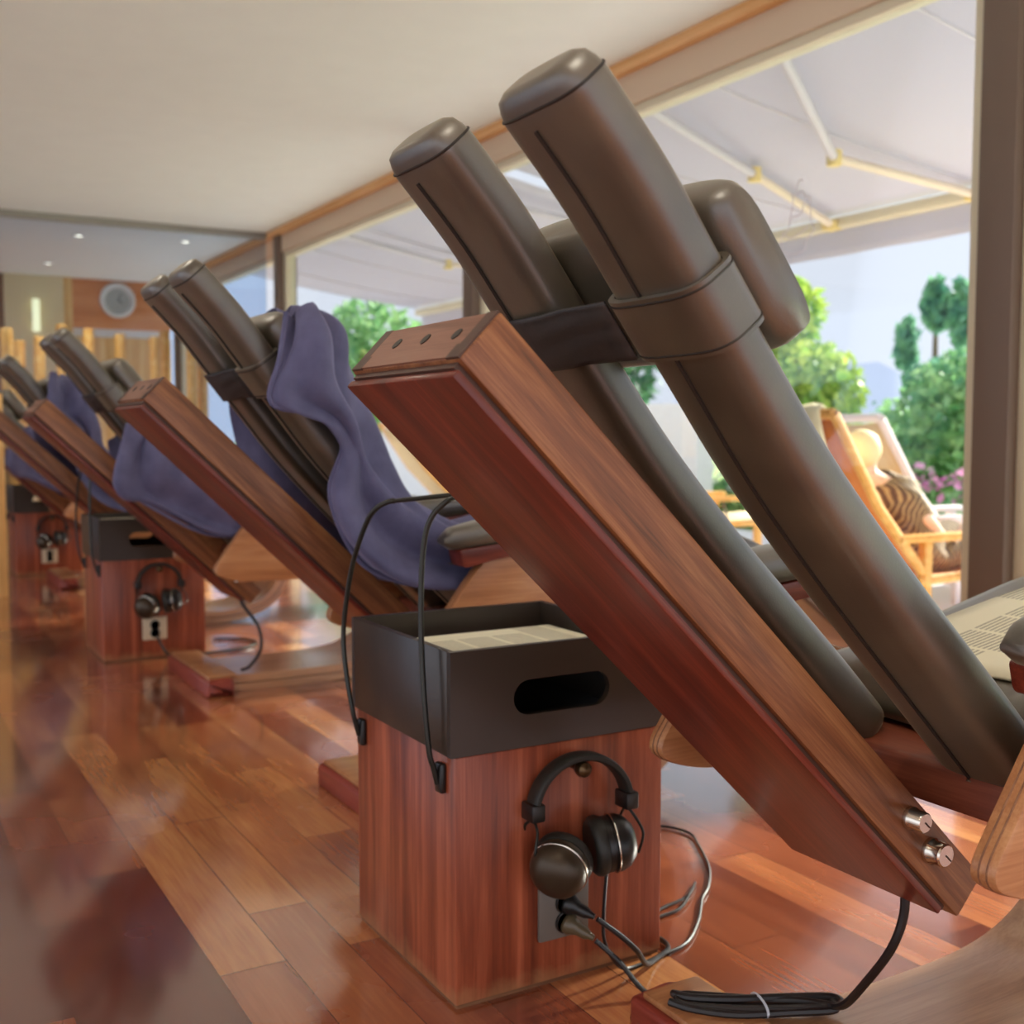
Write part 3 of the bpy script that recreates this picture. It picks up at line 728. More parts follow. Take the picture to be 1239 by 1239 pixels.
# ------------------------------------------------------------------ cubes, trays, headphones
BX0, BX1, BY0, BY1, BH = .716, 1.080, 1.388, 1.745, .366
cubeC = V(((BX0 + BX1) / 2, (BY0 + BY1) / 2, 0)); hw, hd = (BX1 - BX0) / 2, (BY1 - BY0) / 2
def make_cube():
    root = empty('side_cube', cubeC, 'nearest sapele wooden side cube with a black tray on top', 'side table', 'wooden side cubes between the recliners')
    bm = B(); box(bm, -hw, hw, -hd, hd, .006, BH, .0025); finish('body', bm, sapele, root)
    bm = B(); box(bm, -hw + .003, hw - .003, -hd + .003, hd - .003, 0, .008); finish('base_edge', bm, plyedge, root)
    # socket plate
    sx, sz = .894 - cubeC.x, .112
    bm = B(); box(bm, sx - .044, sx + .044, -hd - .009, -hd, sz - .042, sz + .042, .004)
    so = finish('socket_plate', bm, socket_grey, root)
    for dz in (.013, -.017):
        bm = B(); lathe(bm, [(.017, 0), (.017, -.0035), (.0145, -.004), (.0145, -.001)], (sx, -hd - .008, sz + dz), (0, 1, 0), 20)
        finish('socket_hole', bm, plastic, so)
    # headphone knob
    bm = B(); lathe(bm, [(.006, 0), (.006, -.02), (.010, -.024), (.0125, -.032), (.011, -.040), (.006, -.044), (.001, -.045)], (.909 - cubeC.x, -hd, .3305), (0, 1, 0), 20)
    finish('hook_knob', bm, bronze, root)
    # reading lamps
    for k, (pts, head) in enumerate([
        ([(.706, 1.425, .322), (.700, 1.424, .345), (.693, 1.424, .37), (.688, 1.428, .44), (.688, 1.437, .53), (.690, 1.440, .616), (.694, 1.436, .675), (.702, 1.428, .705), (.714, 1.418, .722), (.722, 1.412, .729)], ((.722, 1.412, .729), (.800, 1.368, .762))),
        ([(.706, 1.714, .325), (.700, 1.712, .345), (.694, 1.712, .37), (.688, 1.722, .43), (.688, 1.732, .50), (.690, 1.700, .602), (.694, 1.652, .675), (.700, 1.625, .703), (.712, 1.605, .715), (.722, 1.598, .717)], ((.722, 1.598, .717), (.800, 1.548, .727)))]):
        y = pts[0][1]
        bm = B(); box(bm, BX0 - .010 - cubeC.x, BX0 - cubeC.x, y - .011 - cubeC.y, y + .011 - cubeC.y, .308, .352, .004)
        lm = finish('reading_lamp', tube(B(), [q - cubeC for q in cat(pts, 5)], .0042, 10), rodmat, root)
        finish('bracket', bm, plastic, lm)
        a, b = V(head[0]) - cubeC, V(head[1]) - cubeC
        dr = (b - a).normalized(); sd = dr.cross(V((0, 0, 1))).normalized(); upv = sd.cross(dr)
        rings = []
        for u, s in ((-.05, .5), (.02, .85), (.15, 1), (.85, 1), (.97, .8), (1, .4)):
            c = a + (b - a) * u
            rings.append([c + sd * math.cos(2 * PI * j / 14) * .0085 * s + upv * math.sin(2 * PI * j / 14) * .0038 * s for j in range(14)])
        finish('lamp_head', loft(B(), rings), rodmat, lm)
    return root
cubeA = make_cube()
def make_tray():
    root = empty('tray_box', cubeC + V((-.004, 0, BH + .0005)), 'black open tray box with oval grip on the nearest cube', 'tray', 'black tray boxes on the side cubes')
    w, d, H, t = .186, .180, .150, .011
    def wall_with_slot():
        # front/back wall in XZ with a stadium slot, as one mesh
        bm = B(); ys = (0, t)
        slot = []
        cz, r, hl = .073, .026, .058
        n = 10
        for k in range(n + 1): a = -PI / 2 + PI * k / n; slot.append((hl + r * math.cos(a), cz + r * math.sin(a)))
        for k in range(n + 1): a = PI / 2 + PI * k / n; slot.append((-hl + r * math.cos(a), cz + r * math.sin(a)))
        outer = []
        for (x, z) in slot:
            # project onto rectangle border
            dx, dz = x, z - cz
            s = min(w / abs(dx) if dx else 1e9, ((H - cz) / dz if dz > 0 else (cz / -dz if dz < 0 else 1e9)))
            outer.append((dx * s, cz + dz * s))
        # force rectangle corners
        for cx_, cz_ in ((w, H), (w, 0), (-w, H), (-w, 0)):
            i = min(range(len(outer)), key=lambda q: (outer[q][0] - cx_) ** 2 + (outer[q][1] - cz_) ** 2); outer[i] = (cx_, cz_)
        N = len(slot); L = []
        for y in ys:
            L.append(([bm.verts.new((x, y, z)) for x, z in slot], [bm.verts.new((x, y, z)) for x, z in outer]))
        for si, (s_, o_) in enumerate(L):
            for i in range(N):
                f = (s_[i], s_[(i + 1) % N], o_[(i + 1) % N], o_[i]); bm.faces.new(f)
        for i in range(N):
            bm.faces.new((L[0][0][i], L[0][0][(i + 1) % N], L[1][0][(i + 1) % N], L[1][0][i]))
            bm.faces.new((L[0][1][i], L[0][1][(i + 1) % N], L[1][1][(i + 1) % N], L[1][1][i]))
        return bm
    finish('front_wall', wall_with_slot(), tray_mat, root, loc=(0, -d, 0), angle=30)
    finish('back_wall', wall_with_slot(), tray_mat, root, loc=(0, d - t, 0), angle=30)
    for s in (-1, 1):
        bm = B(); x = s * (w - t / 2); box(bm, x - t / 2, x + t / 2, -d + t, d - t, 0, H, .001); finish('side_wall', bm, tray_mat, root)
    bm = B(); box(bm, -w + t, w - t, -d + t, d - t, 0, .010); finish('bottom', bm, tray_mat, root)
    bm = B(); box(bm, -w + t, w - t, -d + t, d - t, .098, .103); finish('inner_shelf', bm, tray_mat, root)
    return root
trayA = make_tray()
TZ = BH + .0105
# newspaper pile lies in the nearest tray
bm = B()
for k in range(2):
    j = random.uniform(-.003, .003); z = .0003 + k * .0068
    box(bm, -.135 + j, .155 + j, -.155 - j, .13 + j, z, z + .0065, .002, 1)
tag(finish('newspaper_pile', bm, newsprint, loc=(cubeC.x + .005, cubeC.y - .010, BH + .104)), 'pile of folded newspapers inside the nearest black tray', 'newspapers')

def make_headphones():
    hx, hz = .909, .318          # point on the knob
    root = empty('headphones', (hx, BY0 - .028, .334), 'black over-ear headphones hanging on the nearest wooden cube', 'headphones', 'headphones hanging on the side cubes')
    # headband: an arc in the plane roughly parallel to the cube face, turned a little
    R = .078; pts = []
    for k in range(25):
        a = math.radians(8 + 164 * k / 24)
        pts.append(V((R * math.cos(a) * .98, -.010 * math.cos(a), R * math.sin(a) * .98 - .062)))
    rings = []
    for i, p in enumerate(pts):
        t = (pts[min(i + 1, 24)] - pts[max(i - 1, 0)]).normalized(); yv = V((0, 1, 0)); n = t.cross(yv).normalized()
        rings.append([p + yv * sq(math.cos(2 * PI * j / 16), .7) * .0155 + n * sq(math.sin(2 * PI * j / 16), .7) * .0062 for j in range(16)])
    hb = finish('headband', loft(B(), rings), cushionm, root)
    for s, p in ((1, pts[0]), (-1, pts[-1])):
        bm = B(); box(bm, p.x - .011, p.x + .011, p.y - .017, p.y + .017, p.z - .020, p.z + .006, .003); finish('slider', bm, plastic, hb)
        yk = cat([p + V((0, 0, -.018)), p + V((s * .004, -.018, -.032)), p + V((s * .012, -.026, -.055)), p + V((s * .008, -.020, -.085))], 5)
        bm = B(); tube(bm, yk, .0022, 8)
        tube(bm, cat([p + V((0, 0, -.018)), p + V((s * .004, .015, -.030)), p + V((s * .002, .022, -.045))], 5), .0022, 8)
        finish('yoke_wire', bm, rodmat, hb)
    for s, cpos, axis in ((-1, V((-.050, -.022, -.134)), V((-.78, -.60, -.30))), (1, V((.036, -.020, -.117)), V((.93, -.30, .10)))):
        axis.normalize()
        bm = B(); lathe(bm, [(.008, .040), (.026, .036), (.037, .026), (.042, .014), (.042, .006), (.038, .004), (.038, 0), (.041, -.001), (.041, -.008), (.036, -.010)], cpos, axis, 32)
        cu = finish('ear_cup', bm, cupmetal if s < 0 else plastic, root, angle=35)
        bm = B(); lathe(bm, [(.030, -.028), (.037, -.029), (.043, -.023), (.0445, -.016), (.042, -.009), (.034, -.008)], cpos, axis, 32)
        finish('ear_pad', bm, cushionm, cu, angle=60)
        bm = B(); a2 = axis; u = V((0, 0, 1)) - a2 * a2.z; u.normalize(); w = a2.cross(u)
        tube(bm, [cpos + a2 * .0055 + (u * math.cos(q) + w * math.sin(q)) * .0425 for q in [2 * PI * k / 32 for k in range(32)]], .0013, 6, closed=True)
        finish('trim_ring', bm, chrome, cu)
    return root
phones = make_headphones()

# copies: second and third cube sets
offs = [(.040, 2.815), (.080, 5.632)]
names2 = ['second', 'third']
cube_labels = ['wooden side cube with cream socket plate in front of the third recliner', 'farthest wooden side cube near the left picture edge']
tray_labels = ['black tray box on the middle cube, half hidden by a sloping wood beam', 'black tray box on the farthest cube at the left']
phone_labels = ['headphones hanging on the middle cube above a cream socket', 'blurred headphones hanging on the farthest cube at the left']
paper_labels = ['cream papers lying in the middle black tray', 'papers lying in the farthest black tray']
for k, (dx, dy) in enumerate(offs):
    d = V((dx, dy, 0))
    c = copy_tree(cubeA); c.location = cubeA.location + d; c['label'] = cube_labels[k]
    for ch in children(c):
        if ch.name.startswith('socket_plate'):
            me = ch.data.copy(); me.materials.clear(); me.materials.append(socket_cream); ch.data = me; ch['label'] = 'cream socket plate'
    c = copy_tree(trayA); c.location = trayA.location + d; c['label'] = tray_labels[k]
    c = copy_tree(phones); c.location = phones.location + d; c['label'] = phone_labels[k]
# cream papers in the middle tray
bm = B(); box(bm, -.14, .14, -.09, .09, 0, .030, .002)
tag(finish('paper_stack', bm, newsprint, loc=(cubeC.x + offs[0][0], cubeC.y + offs[0][1], BH + .104)), paper_labels[0], 'papers')

# ------------------------------------------------------------------ plugs and cables
sy = BY0 - .009
def cable(name, pts, r, label, catg, mat=rubber, n=8):
    o = finish(name, tube(B(), cat(pts, n), r, 8), mat); tag(o, label, catg); return o
def plug(parent, at, d, mat):
    d = V(d).normalized(); bm = B()
    lathe(bm, [(.012, 0), (.0155, .004), (.0155, .012), (.012, .018), (.0095, .024), (.009, .036), (.006, .042), (.004, .05)], at, d, 18)
    return finish('plug', bm, mat, parent)
c1 = cable('power_cable', [(.925, sy - .040, .107), (.955, sy - .052, .082), (.985, sy - .056, .052), (1.015, sy - .040, .018), (1.055, sy - .014, .0055), (1.092, sy + .004, .0055), (1.102, sy + .035, .0055), (1.094, sy + .07, .0055), (1.09, 1.50, .0055)], .0042, 'upper black cable plugged into the nearest cube, looping at its corner', 'cable')
plug(c1, (.894, sy + .001, .125), (.55, -.75, -.3), plastic)
c2 = cable('power_cable', [(.925, sy - .036, .073), (.95, sy - .060, .045), (.965, sy - .085, .018), (.975, sy - .11, .0055), (.985, sy - .15, .0055), (.985, sy - .20, .0055)], .0042, 'lower black cable with brown plug running towards the foot block', 'cable')
plug(c2, (.894, sy + .001, .095), (.55, -.75, -.35), plugmat)
cable('headphone_cord', [(.945, 1.345, .17), (.945, 1.352, .10), (.95, 1.355, .06), (.968, 1.352, .025), (1.0, 1.362, .0045), (1.06, 1.370, .0045), (1.13, 1.385, .0045), (1.20, 1.44, .0045), (1.262, 1.505, .0045), (1.31, 1.545, .0045), (1.37, 1.615, .0045), (1.43, 1.72, .0045), (1.455, 1.78, .0045), (1.43, 1.84, .0045), (1.36, 1.87, .0045), (1.20, 1.86, .0045)], .0028, 'thin black cord curling on the floor right of the nearest cube', 'cord')
cable('headphone_cord', [(1.09, 1.46, .0045), (1.148, 1.485, .0045), (1.205, 1.495, .0045), (1.262, 1.535, .0085), (1.30, 1.57, .0045), (1.25, 1.53, .0045), (1.19, 1.515, .0045), (1.14, 1.50, .0045), (1.09, 1.48, .0045)], .0026, 'short doubled loop of black cord by the cube corner', 'cord')
# coiled lead of the nearest recliner, resting on its base
top = .0585
lead = [(1.045, .885, .305), (1.047, .885, .26), (1.043, .90, .21), (1.05, .95, .14), (1.075, 1.0, .09), (1.085, 1.035, .071), (1.06, 1.062, .071), (1.02, 1.09, .071), (.965, 1.13, .072), (.935, 1.155, .070), (.925, 1.145, .066), (.95, 1.115, .067), (1.0, 1.075, .069), (1.06, 1.045, .069), (1.10, 1.03, .069), (1.105, 1.05, .070), (1.05, 1.075, .073), (.985, 1.105, .074), (.94, 1.14, .072), (.93, 1.165, .069), (.95, 1.15, .066), (1.0, 1.105, .065), (1.06, 1.068, .066), (1.10, 1.058, .067), (1.09, 1.03, .066), (1.03, 1.055, .066), (.97, 1.085, .065), (.93, 1.125, .065), (.915, 1.155, .066)]
ld = cable('power_lead', lead, .0055, 'thick black lead hanging from the nearest wood beam and coiled on its base', 'cable')
bm = B(); ring = [V((1.01, 1.085, .068)) + V((.028 * math.cos(a) * .25, .024 * math.cos(a), .011 * math.sin(a))) for a in [2 * PI * k / 16 for k in range(16)]]
tube(bm, ring, .0018, 6, closed=True); finish('cable_tie', bm, cabletie, ld)
for (dx, dy, lb) in ((.03, 2.76, 'lead hanging from the third recliner beam down to its pale base rail'),):
    l2 = cable('power_lead', [(1.045 + dx, .885 + dy, .305), (1.06 + dx, .86 + dy, .26), (1.10 + dx, .83 + dy, .19), (1.10 + dx, .81 + dy, .12), (1.06 + dx, .80 + dy, .07), (1.03 + dx, .80 + dy, .0605)], .0055, lb, 'cable')
cable('power_cable', [(.935, 4.17, .09), (.96, 4.15, .03), (1.0, 4.16, .006), (1.1, 4.17, .006), (1.25, 4.2, .006), (1.34, 4.28, .006), (1.32, 4.4, .006), (1.22, 4.46, .006)], .0045, 'blurred cable curling on the floor beside the middle cube', 'cable', mat=rodmat)

# newspaper on the seat of the nearest recliner
def seat_z(x):
    tab = [(1.18, .505), (1.25, .521), (1.33, .534), (1.5, .572), (1.66, .602), (1.78, .584)]
    for (a, za), (b, zb) in zip(tab, tab[1:]):
        if a <= x <= b: return za + (zb - za) * (x - a) / (b - a)
    return tab[-1][1]
bm = B(); rows = []
for i in range(15):
    u = i / 14; r = []
    for j in range(12):
        w = j / 11
        x = 1.215 + u * .46 - w * .02; y = .80 + w * .30 - u * .02
        r.append(V((x - 1.4, y - .95, seat_z(x) + .009 + .003 * math.sin(u * 5) * w - .57)))
    rows.append(r)
grid(bm, rows)
o = finish('newspaper', bm, newsprint, loc=(1.4, .95, .57), angle=180)
m = o.modifiers.new('thick', 'SOLIDIFY'); m.thickness = .004; m.offset = 0
tag(o, 'printed newspaper lying open on the seat of the nearest recliner', 'newspaper')

# pale wooden partition edge at the far left
bm = B(); box(bm, .56, .655, 6.15, 6.19, 0, 1.02, .004)
tag(finish('wooden_screen', bm, pinewood), 'pale wooden screen edge at the left picture border', 'screen')

# ------------------------------------------------------------------ outside
GZ = -.08
struct('terrace', box(B(), 2.9, 7.2, -3, 16, GZ - .1, GZ), terrace_mat, smooth=False)
struct('lawn', box(B(), 7.2, 90, -25, 120, GZ - .14, GZ - .04), lawn_mat, smooth=False)
struct('garden_wall', box(B(), 7.0, 7.2, 8.5, 16, GZ, 1.12), white_mat, smooth=False)
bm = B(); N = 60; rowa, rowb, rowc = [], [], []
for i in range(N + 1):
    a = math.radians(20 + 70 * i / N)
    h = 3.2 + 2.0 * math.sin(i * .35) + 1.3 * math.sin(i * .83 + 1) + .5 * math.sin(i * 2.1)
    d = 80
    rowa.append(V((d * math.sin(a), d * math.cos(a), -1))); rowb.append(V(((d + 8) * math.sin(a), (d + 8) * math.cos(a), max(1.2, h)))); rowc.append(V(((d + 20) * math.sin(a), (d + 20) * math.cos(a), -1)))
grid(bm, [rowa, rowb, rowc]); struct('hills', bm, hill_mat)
# awnings
def awning(y0, y1, arms, label):
    root = empty('awning', (2.95, (y0 + y1) / 2, 2.36), label, 'awning', 'retractable awnings over the terrace')
    c = V(root.location)
    A, Z0, Bx, Z1 = 2.98, 2.36, 5.0, 2.085
    bm = B(); rows = []
    ny = max(10, int((y1 - y0) / .18))
    for i in range(13):
        u = i / 12; r = []
        for j in range(ny + 1):
            y = y0 + (y1 - y0) * j / ny
            sag = -.03 * math.sin(PI * u)
            r.append(V((A + (Bx - A) * u, y, Z0 + (Z1 - Z0) * u + sag)) - c)
        rows.append(r)
    grid(bm, rows); fb = finish('canopy', bm, canvas, root, angle=180)
    md = fb.modifiers.new('thick', 'SOLIDIFY'); md.thickness = .004
    bm = B(); rows = []
    for i in range(5):
        u = i / 4
        rows.append([V((Bx + .055 + .012 * math.sin(j * .9) * u, y0 + (y1 - y0) * j / (ny * 2), Z1 - .02 - .20 * u)) - c for j in range(ny * 2 + 1)])
    grid(bm, rows); vl = finish('valance', bm, canvas, root, angle=180)
    md = vl.modifiers.new('thick', 'SOLIDIFY'); md.thickness = .004
    bm = B(); box(bm, Bx - .03 - c.x, Bx + .05 - c.x, y0 - c.y, y1 - c.y, Z1 - .075 - c.z, Z1 - .012 - c.z, .01); finish('front_bar', bm, frame_mat, root)
    bm = B(); box(bm, 2.93 - c.x, 3.04 - c.x, y0 - c.y, y1 - c.y, Z0 - .03 - c.z, Z0 + .09 - c.z, .02); finish('cassette', bm, white_mat, root)
    y = y0 + .95
    while y < y1 - .3:
        bm = B()
        pts = [V((A + (Bx - A) * i / 12, y, Z0 + (Z1 - Z0) * i / 12 - .03 * math.sin(PI * i / 12) - .004)) - c for i in range(13)]
        tube(bm, pts, .008, 6); finish('seam', bm, rail_grey if False else post_light, root); y += 1.05
    for (h, e, f) in arms:
        ar = None
        for k, (p, q) in enumerate(((h, e), (e, f))):
            bm = B(); tube(bm, [V(p) - c, V(q) - c], .022, 10)
            if ar is None: ar = finish('folding_arm', bm, post_light, root)
            else: finish('forearm', bm, arm_tan, ar)
        bm = B(); lathe(bm, [(.034, -.035), (.036, 0), (.034, .035)], V(e) - c, (0, 0, 1), 14); finish('elbow', bm, arm_yellow, ar)
        bm = B(); q = V(f) - c; box(bm, q.x - .05, q.x + .03, q.y - .045, q.y + .045, q.z - .03, q.z + .03, .008); finish('bar_bracket', bm, arm_yellow, ar)
    for y in [y0 + .6 + k * 1.7 for k in range(int((y1 - y0) / 1.7))]:
        bm = B(); box(bm, Bx + .05 - c.x, Bx + .062 - c.x, y - .015 - c.y, y + .015 - c.y, Z1 - .22 - c.z, Z1 - .03 - c.z); finish('valance_strap', bm, arm_tan, root)
    return root
post_light = plain('arm_grey', (196, 192, 200), .5)
arm_tan = plain('arm_tan', (222, 206, 184), .5)
arm_yellow = plain('arm_bracket', (226, 204, 130), .5)
awning(.8, 5.6, [((3.02, 3.22, 2.24), (3.95, 3.84, 2.085), (4.98, 3.86, 2.03)), ((3.02, 4.02, 2.22), (4.0, 4.43, 2.13), (4.98, 4.84, 2.03))], 'nearer white canvas awning with folding arms outside the large window')
awning(5.75, 10.5, [((3.02, 7.6, 2.22), (3.95, 7.75, 2.10), (4.98, 7.0, 2.03)), ((3.02, 5.95, 2.22), (4.0, 5.98, 2.13), (4.98, 6.2, 2.03))], 'farther white canvas awning seen left of the nearest recliner')
# glass ornament drawn on the pane
bm = B(); gx = WX - .004
for st in ([(.00, .0), (.01, .09), (.035, .10), (.05, .17), (.06, .26), (.05, .31)], [(.05, .17), (.10, .18), (.12, .27), (.10, .30), (.07, .28), (.09, .36), (.11, .35)], [(.12, .27), (.145, .25), (.15, .14), (.17, .08)], [(.0, .0), (.06, -.03), (.12, -.02), (.13, .03), (.17, .08)], [(.01, .09), (.06, .06), (.14, .10)]):
    tube(bm, cat([(gx, 2.96 - a * .95, 1.45 + b * .62) for a, b in st], 4), .0022, 5)
tag(finish('window_drawing', bm, post_light), 'faint line drawing on the pane right of the head pillow', 'window decal')
pale_rail = plain('pale_rail', (226, 216, 218), .5)
# loungers
def lounger(loc, rz, cloth, label, board=True, teak=teak):
    root = empty('garden_lounger', loc, label, 'lounger', 'wooden garden loungers on the terrace', rz)
    # local: +x towards the head, sitter's back rises at x = 0..0.6 ; y = width
    W = .29
    for s in (-1, 1):
        bm = B(); tube(bm, [(-.95, s * W, .30), (.05, s * W, .27)], .022, 8); tube(bm, [(.0, s * W, .29), (.30, s * W, .60), (.56, s * W, .98)], .022, 8); finish('side_rail', bm, teak, root)
        bm = B(); box(bm, -.02, .025, s * W - .02, s * W + .02, 0, .44, .004); finish('leg', bm, teak, root)
        bm = B(); box(bm, -.60, -.55, s * W - .02, s * W + .02, 0, .44, .004); finish('leg', bm, teak, root)
        bm = B(); box(bm, -.66, .18, s * (W + .005) - .03, s * (W + .005) + .03, .44, .475, .012); finish('armrest', bm, teak, root)
        bm = B(); tube(bm, [(-.42, s * W, .02), (-.30, s * W, .43)], .009, 8); finish('brace', bm, post_mat, root)
    bm = B(); rows = []
    for p in [(-.95, .33), (-.6, .31), (-.3, .29), (-.05, .29), (.08, .36), (.2, .48), (.32, .61), (.45, .80), (.55, .96)]:
        rows.append([V((p[0], -W + 2 * W * j / 6, p[1] - .015 * math.sin(PI * j / 6))) for j in range(7)])
    grid(bm, rows); o = finish('sling', bm, cloth, root, angle=180); md = o.modifiers.new('thick', 'SOLIDIFY'); md.thickness = .006
    bm = B(); tube(bm, [(.56, -W, .98), (.56, W, .98)], .022, 8); finish('top_rail', bm, teak, root)
    if board:
        bm = B(); box(bm, -.95, -.66, -W - .005, W + .005, .10, .42, .006); finish('foot_board', bm, teak, root)
    return root
lounger((3.95, 3.56, GZ), math.radians(180), orangecloth, 'orange wooden lounger carrying the reclining person outside the window', False)
lounger((5.05, 4.25, GZ), math.radians(176), tancloth, 'tan canvas lounger with pale rails behind the reclining person', True, pale_rail)
lounger((4.9, 6.3, GZ), math.radians(170), tancloth, 'pale lounger seen in the gap between the two padded tubes', False)
lounger((4.6, 9.0, GZ), math.radians(170), tancloth, 'yellow tan lounger seen left of the nearest wood beam', False)
# towel over the lounger head
bm = B(); rows = []
for p in [(3.66, .78), (3.70, .90), (3.715, .965), (3.695, .985), (3.66, .955), (3.60, .86), (3.52, .72)]:
    rows.append([V((3.95 - (p[0] - 3.12) + .006 * math.sin(j * 1.7), 3.56 - .24 + .48 * j / 8, p[1] + GZ + .03 + .006 * math.sin(j * 2.3))) for j in range(9)])
grid(bm, rows); o = finish('towel', bm, creamcloth, angle=180); md = o.modifiers.new('thick', 'SOLIDIFY'); md.thickness = .012; md.offset = 0
tag(o, 'cream towel laid over the top of the orange lounger', 'towel')
# small low white table
t = empty('low_table', (4.0, 5.1, GZ), 'low white table with curved tan legs seen between the tubes', 'table')
finish('table_top', lathe(B(), [(.30, .40), (.31, .41), (.31, .43), (.30, .44)], (0, 0, 0), (0, 0, 1), 32), white_mat, t)
for k in range(3):
    a = k * 2 * PI / 3
    finish('leg', tube(B(), cat([(.22 * math.cos(a), .22 * math.sin(a), .40), (.26 * math.cos(a), .26 * math.sin(a), .2), (.30 * math.cos(a), .30 * math.sin(a), .01)], 4), .014, 8), teak, t)
t = empty('stone_bench', (6.2, 9.2, GZ), 'low white bench in front of the white garden wall', 'bench')
finish('seat', box(B(), -.25, .25, -.6, .6, .40, .46, .01), white_mat, t)
for s in (-1, 1): finish('leg', box(B(), -.2, .2, s * .5 - .05, s * .5 + .05, 0, .40, .008), white_mat, t)

# ------------------------------------------------------------------ person on the lounger
def skinned(name, verts, edges, radii, mat, parent=None, root=0, sub=2):
    me = bpy.data.meshes.new(name); me.from_pydata([V(v) for v in verts], edges, [])
    o = bpy.data.objects.new(name, me); col.objects.link(o)
    sk = o.modifiers.new('skin', 'SKIN'); sk.use_smooth_shade = True
    for i, r in enumerate(radii):
        d = me.skin_vertices[0].data[i]; d.radius = (r, r) if not isinstance(r, tuple) else r; d.use_root = (i == root)
    ss = o.modifiers.new('sub', 'SUBSURF'); ss.levels = sub; ss.render_levels = sub
    dg = bpy.context.evaluated_depsgraph_get(); ev = o.evaluated_get(dg); m2 = bpy.data.meshes.new_from_object(ev)
    bpy.data.objects.remove(o); m2.name = name
    for p in m2.polygons: p.use_smooth = True
    m2.materials.clear(); m2.materials.append(mat)
    o = bpy.data.objects.new(name, m2); col.objects.link(o)
    if parent: o.parent = parent
    return o
# local frame of the person: x across the lounger, y towards the head, z up; base at the hips
PX, PY_, PZ = 4.22, 3.56, GZ + .235
person = empty('person', (PX, PY_, PZ), 'person in a striped brown wrap lying on the orange lounger outside', 'person', None, math.radians(90)); person.scale = (.86, .86, .80)
vs = [(0, 0, .12), (0, .12, .24), (0, .26, .42), (0, .34, .54), (0, .38, .615), (0, .40, .68), (0, .395, .76),   # 0-6 pelvis..head
      (.17, .325, .53), (.24, .20, .36), (.17, .02, .27),      # 7-9 right arm
      (-.17, .325, .53), (-.25, .20, .36), (-.18, .0, .25),      # 10-12 left arm
      (.10, -.05, .12), (.12, -.38, .27), (.12, -.72, .12), (.12, -.80, .17),     # 13-16
      (-.10, -.05, .12), (-.12, -.36, .31), (-.12, -.70, .14), (-.12, -.79, .19)]
es = [(0, 1), (1, 2), (2, 3), (3, 4), (4, 5), (5, 6), (3, 7), (7, 8), (8, 9), (3, 10), (10, 11), (11, 12), (0, 13), (13, 14), (14, 15), (15, 16), (0, 17), (17, 18), (18, 19), (19, 20)]
ra = [.13, .12, .13, .10, .048, .075, .082, .05, .040, .030, .05, .040, .030, .085, .058, .038, .028, .085, .058, .038, .028]
skinned('body', vs, es, ra, skin, person)
# hands with fingers
for s, wr in ((1, V(vs[9])), (-1, V(vs[12]))):
    hv = [tuple(wr), tuple(wr + V((-s * .02, -.06, -.012)))]; he = [(0, 1)]; hr = [.024, .028]
    base = len(hv)
    for k in range(4):
        b_ = wr + V((-s * .02 + (k - 1.5) * .016, -.08, -.015)); ln = (.052, .062, .058, .045)[k]
        i0 = len(hv); hv += [tuple(b_), tuple(b_ + V((0, -ln * .55, -.010))), tuple(b_ + V((0, -ln, -.028)))]; hr += [.010, .0085, .007]
        he += [(1, i0), (i0, i0 + 1), (i0 + 1, i0 + 2)]
    i0 = len(hv); b_ = wr + V((s * -.045, -.035, -.008)); hv += [tuple(b_), tuple(b_ + V((-s * .02, -.03, -.012)))]; hr += [.011, .008]; he += [(0, i0), (i0, i0 + 1)]
    skinned('hand', hv, he, hr, skin, person, sub=1)
# hair and face
bm = B(); bmesh.ops.create_uvsphere(bm, u_segments=24, v_segments=16, radius=1)
for v in bm.verts: v.co = V((v.co.x * .098, v.co.y * .105 + .018, v.co.z * .112)) + V((0, .395, .745))
bmesh.ops.delete(bm, geom=[v for v in bm.verts if v.co.y < .352 and v.co.z < .80], context='VERTS')
finish('hair', bm, hairm, person, angle=180)
bm = B()
for s in (-1, 1): bmesh.ops.create_uvsphere(bm, u_segments=10, v_segments=8, radius=.009, matrix=Matrix.Translation((s * .03, .318, .745)))
finish('eyes', bm, plastic, person)
bm = B(); lathe(bm, [(.013, 0), (.009, .018), (.002, .024)], (0, .315, .715), (0, -1, -.2), 10); finish('nose', bm, skin, person)
bm = B(); tube(bm, [(-.022, .322, .69), (0, .317, .688), (.022, .322, .69)], .0045, 6); finish('mouth', bm, plain('lips', (206, 128, 116), .5), person)
# striped wrap round torso and thighs
wv = [(0, -.30, .20), (0, -.12, .16), (0, 0, .13), (0, .12, .24), (0, .25, .41), (0, .33, .53), (0, .36, .58)]
rings = []
for (p, rx, rz) in zip(cat([V(q) for q in wv], 4), [0] * 99, [0] * 99): rings.append(p)
R2 = []
for i, p in enumerate(rings):
    t = (rings[min(i + 1, len(rings) - 1)] - rings[max(i - 1, 0)]).normalized(); n = V((1, 0, 0)); b_ = t.cross(n)
    rr = []
    for j in range(36):
        a = 2 * PI * j / 36; wob = 1 + .05 * math.sin(a * 7 + i * .6)
        rr.append(p + n * math.cos(a) * (.215 + .06 * min(1, max(0, i - 8) / 8) - (.21 * min(1, max(0, i - 19) / 8))) * wob + b_ * math.sin(a) * ((.155 if i > 5 else .13) - .085 * min(1, max(0, i - 19) / 8)) * wob)
    R2.append(rr)
finish('wrap', loft(B(), R2, cap=False), stripes, person, angle=180)

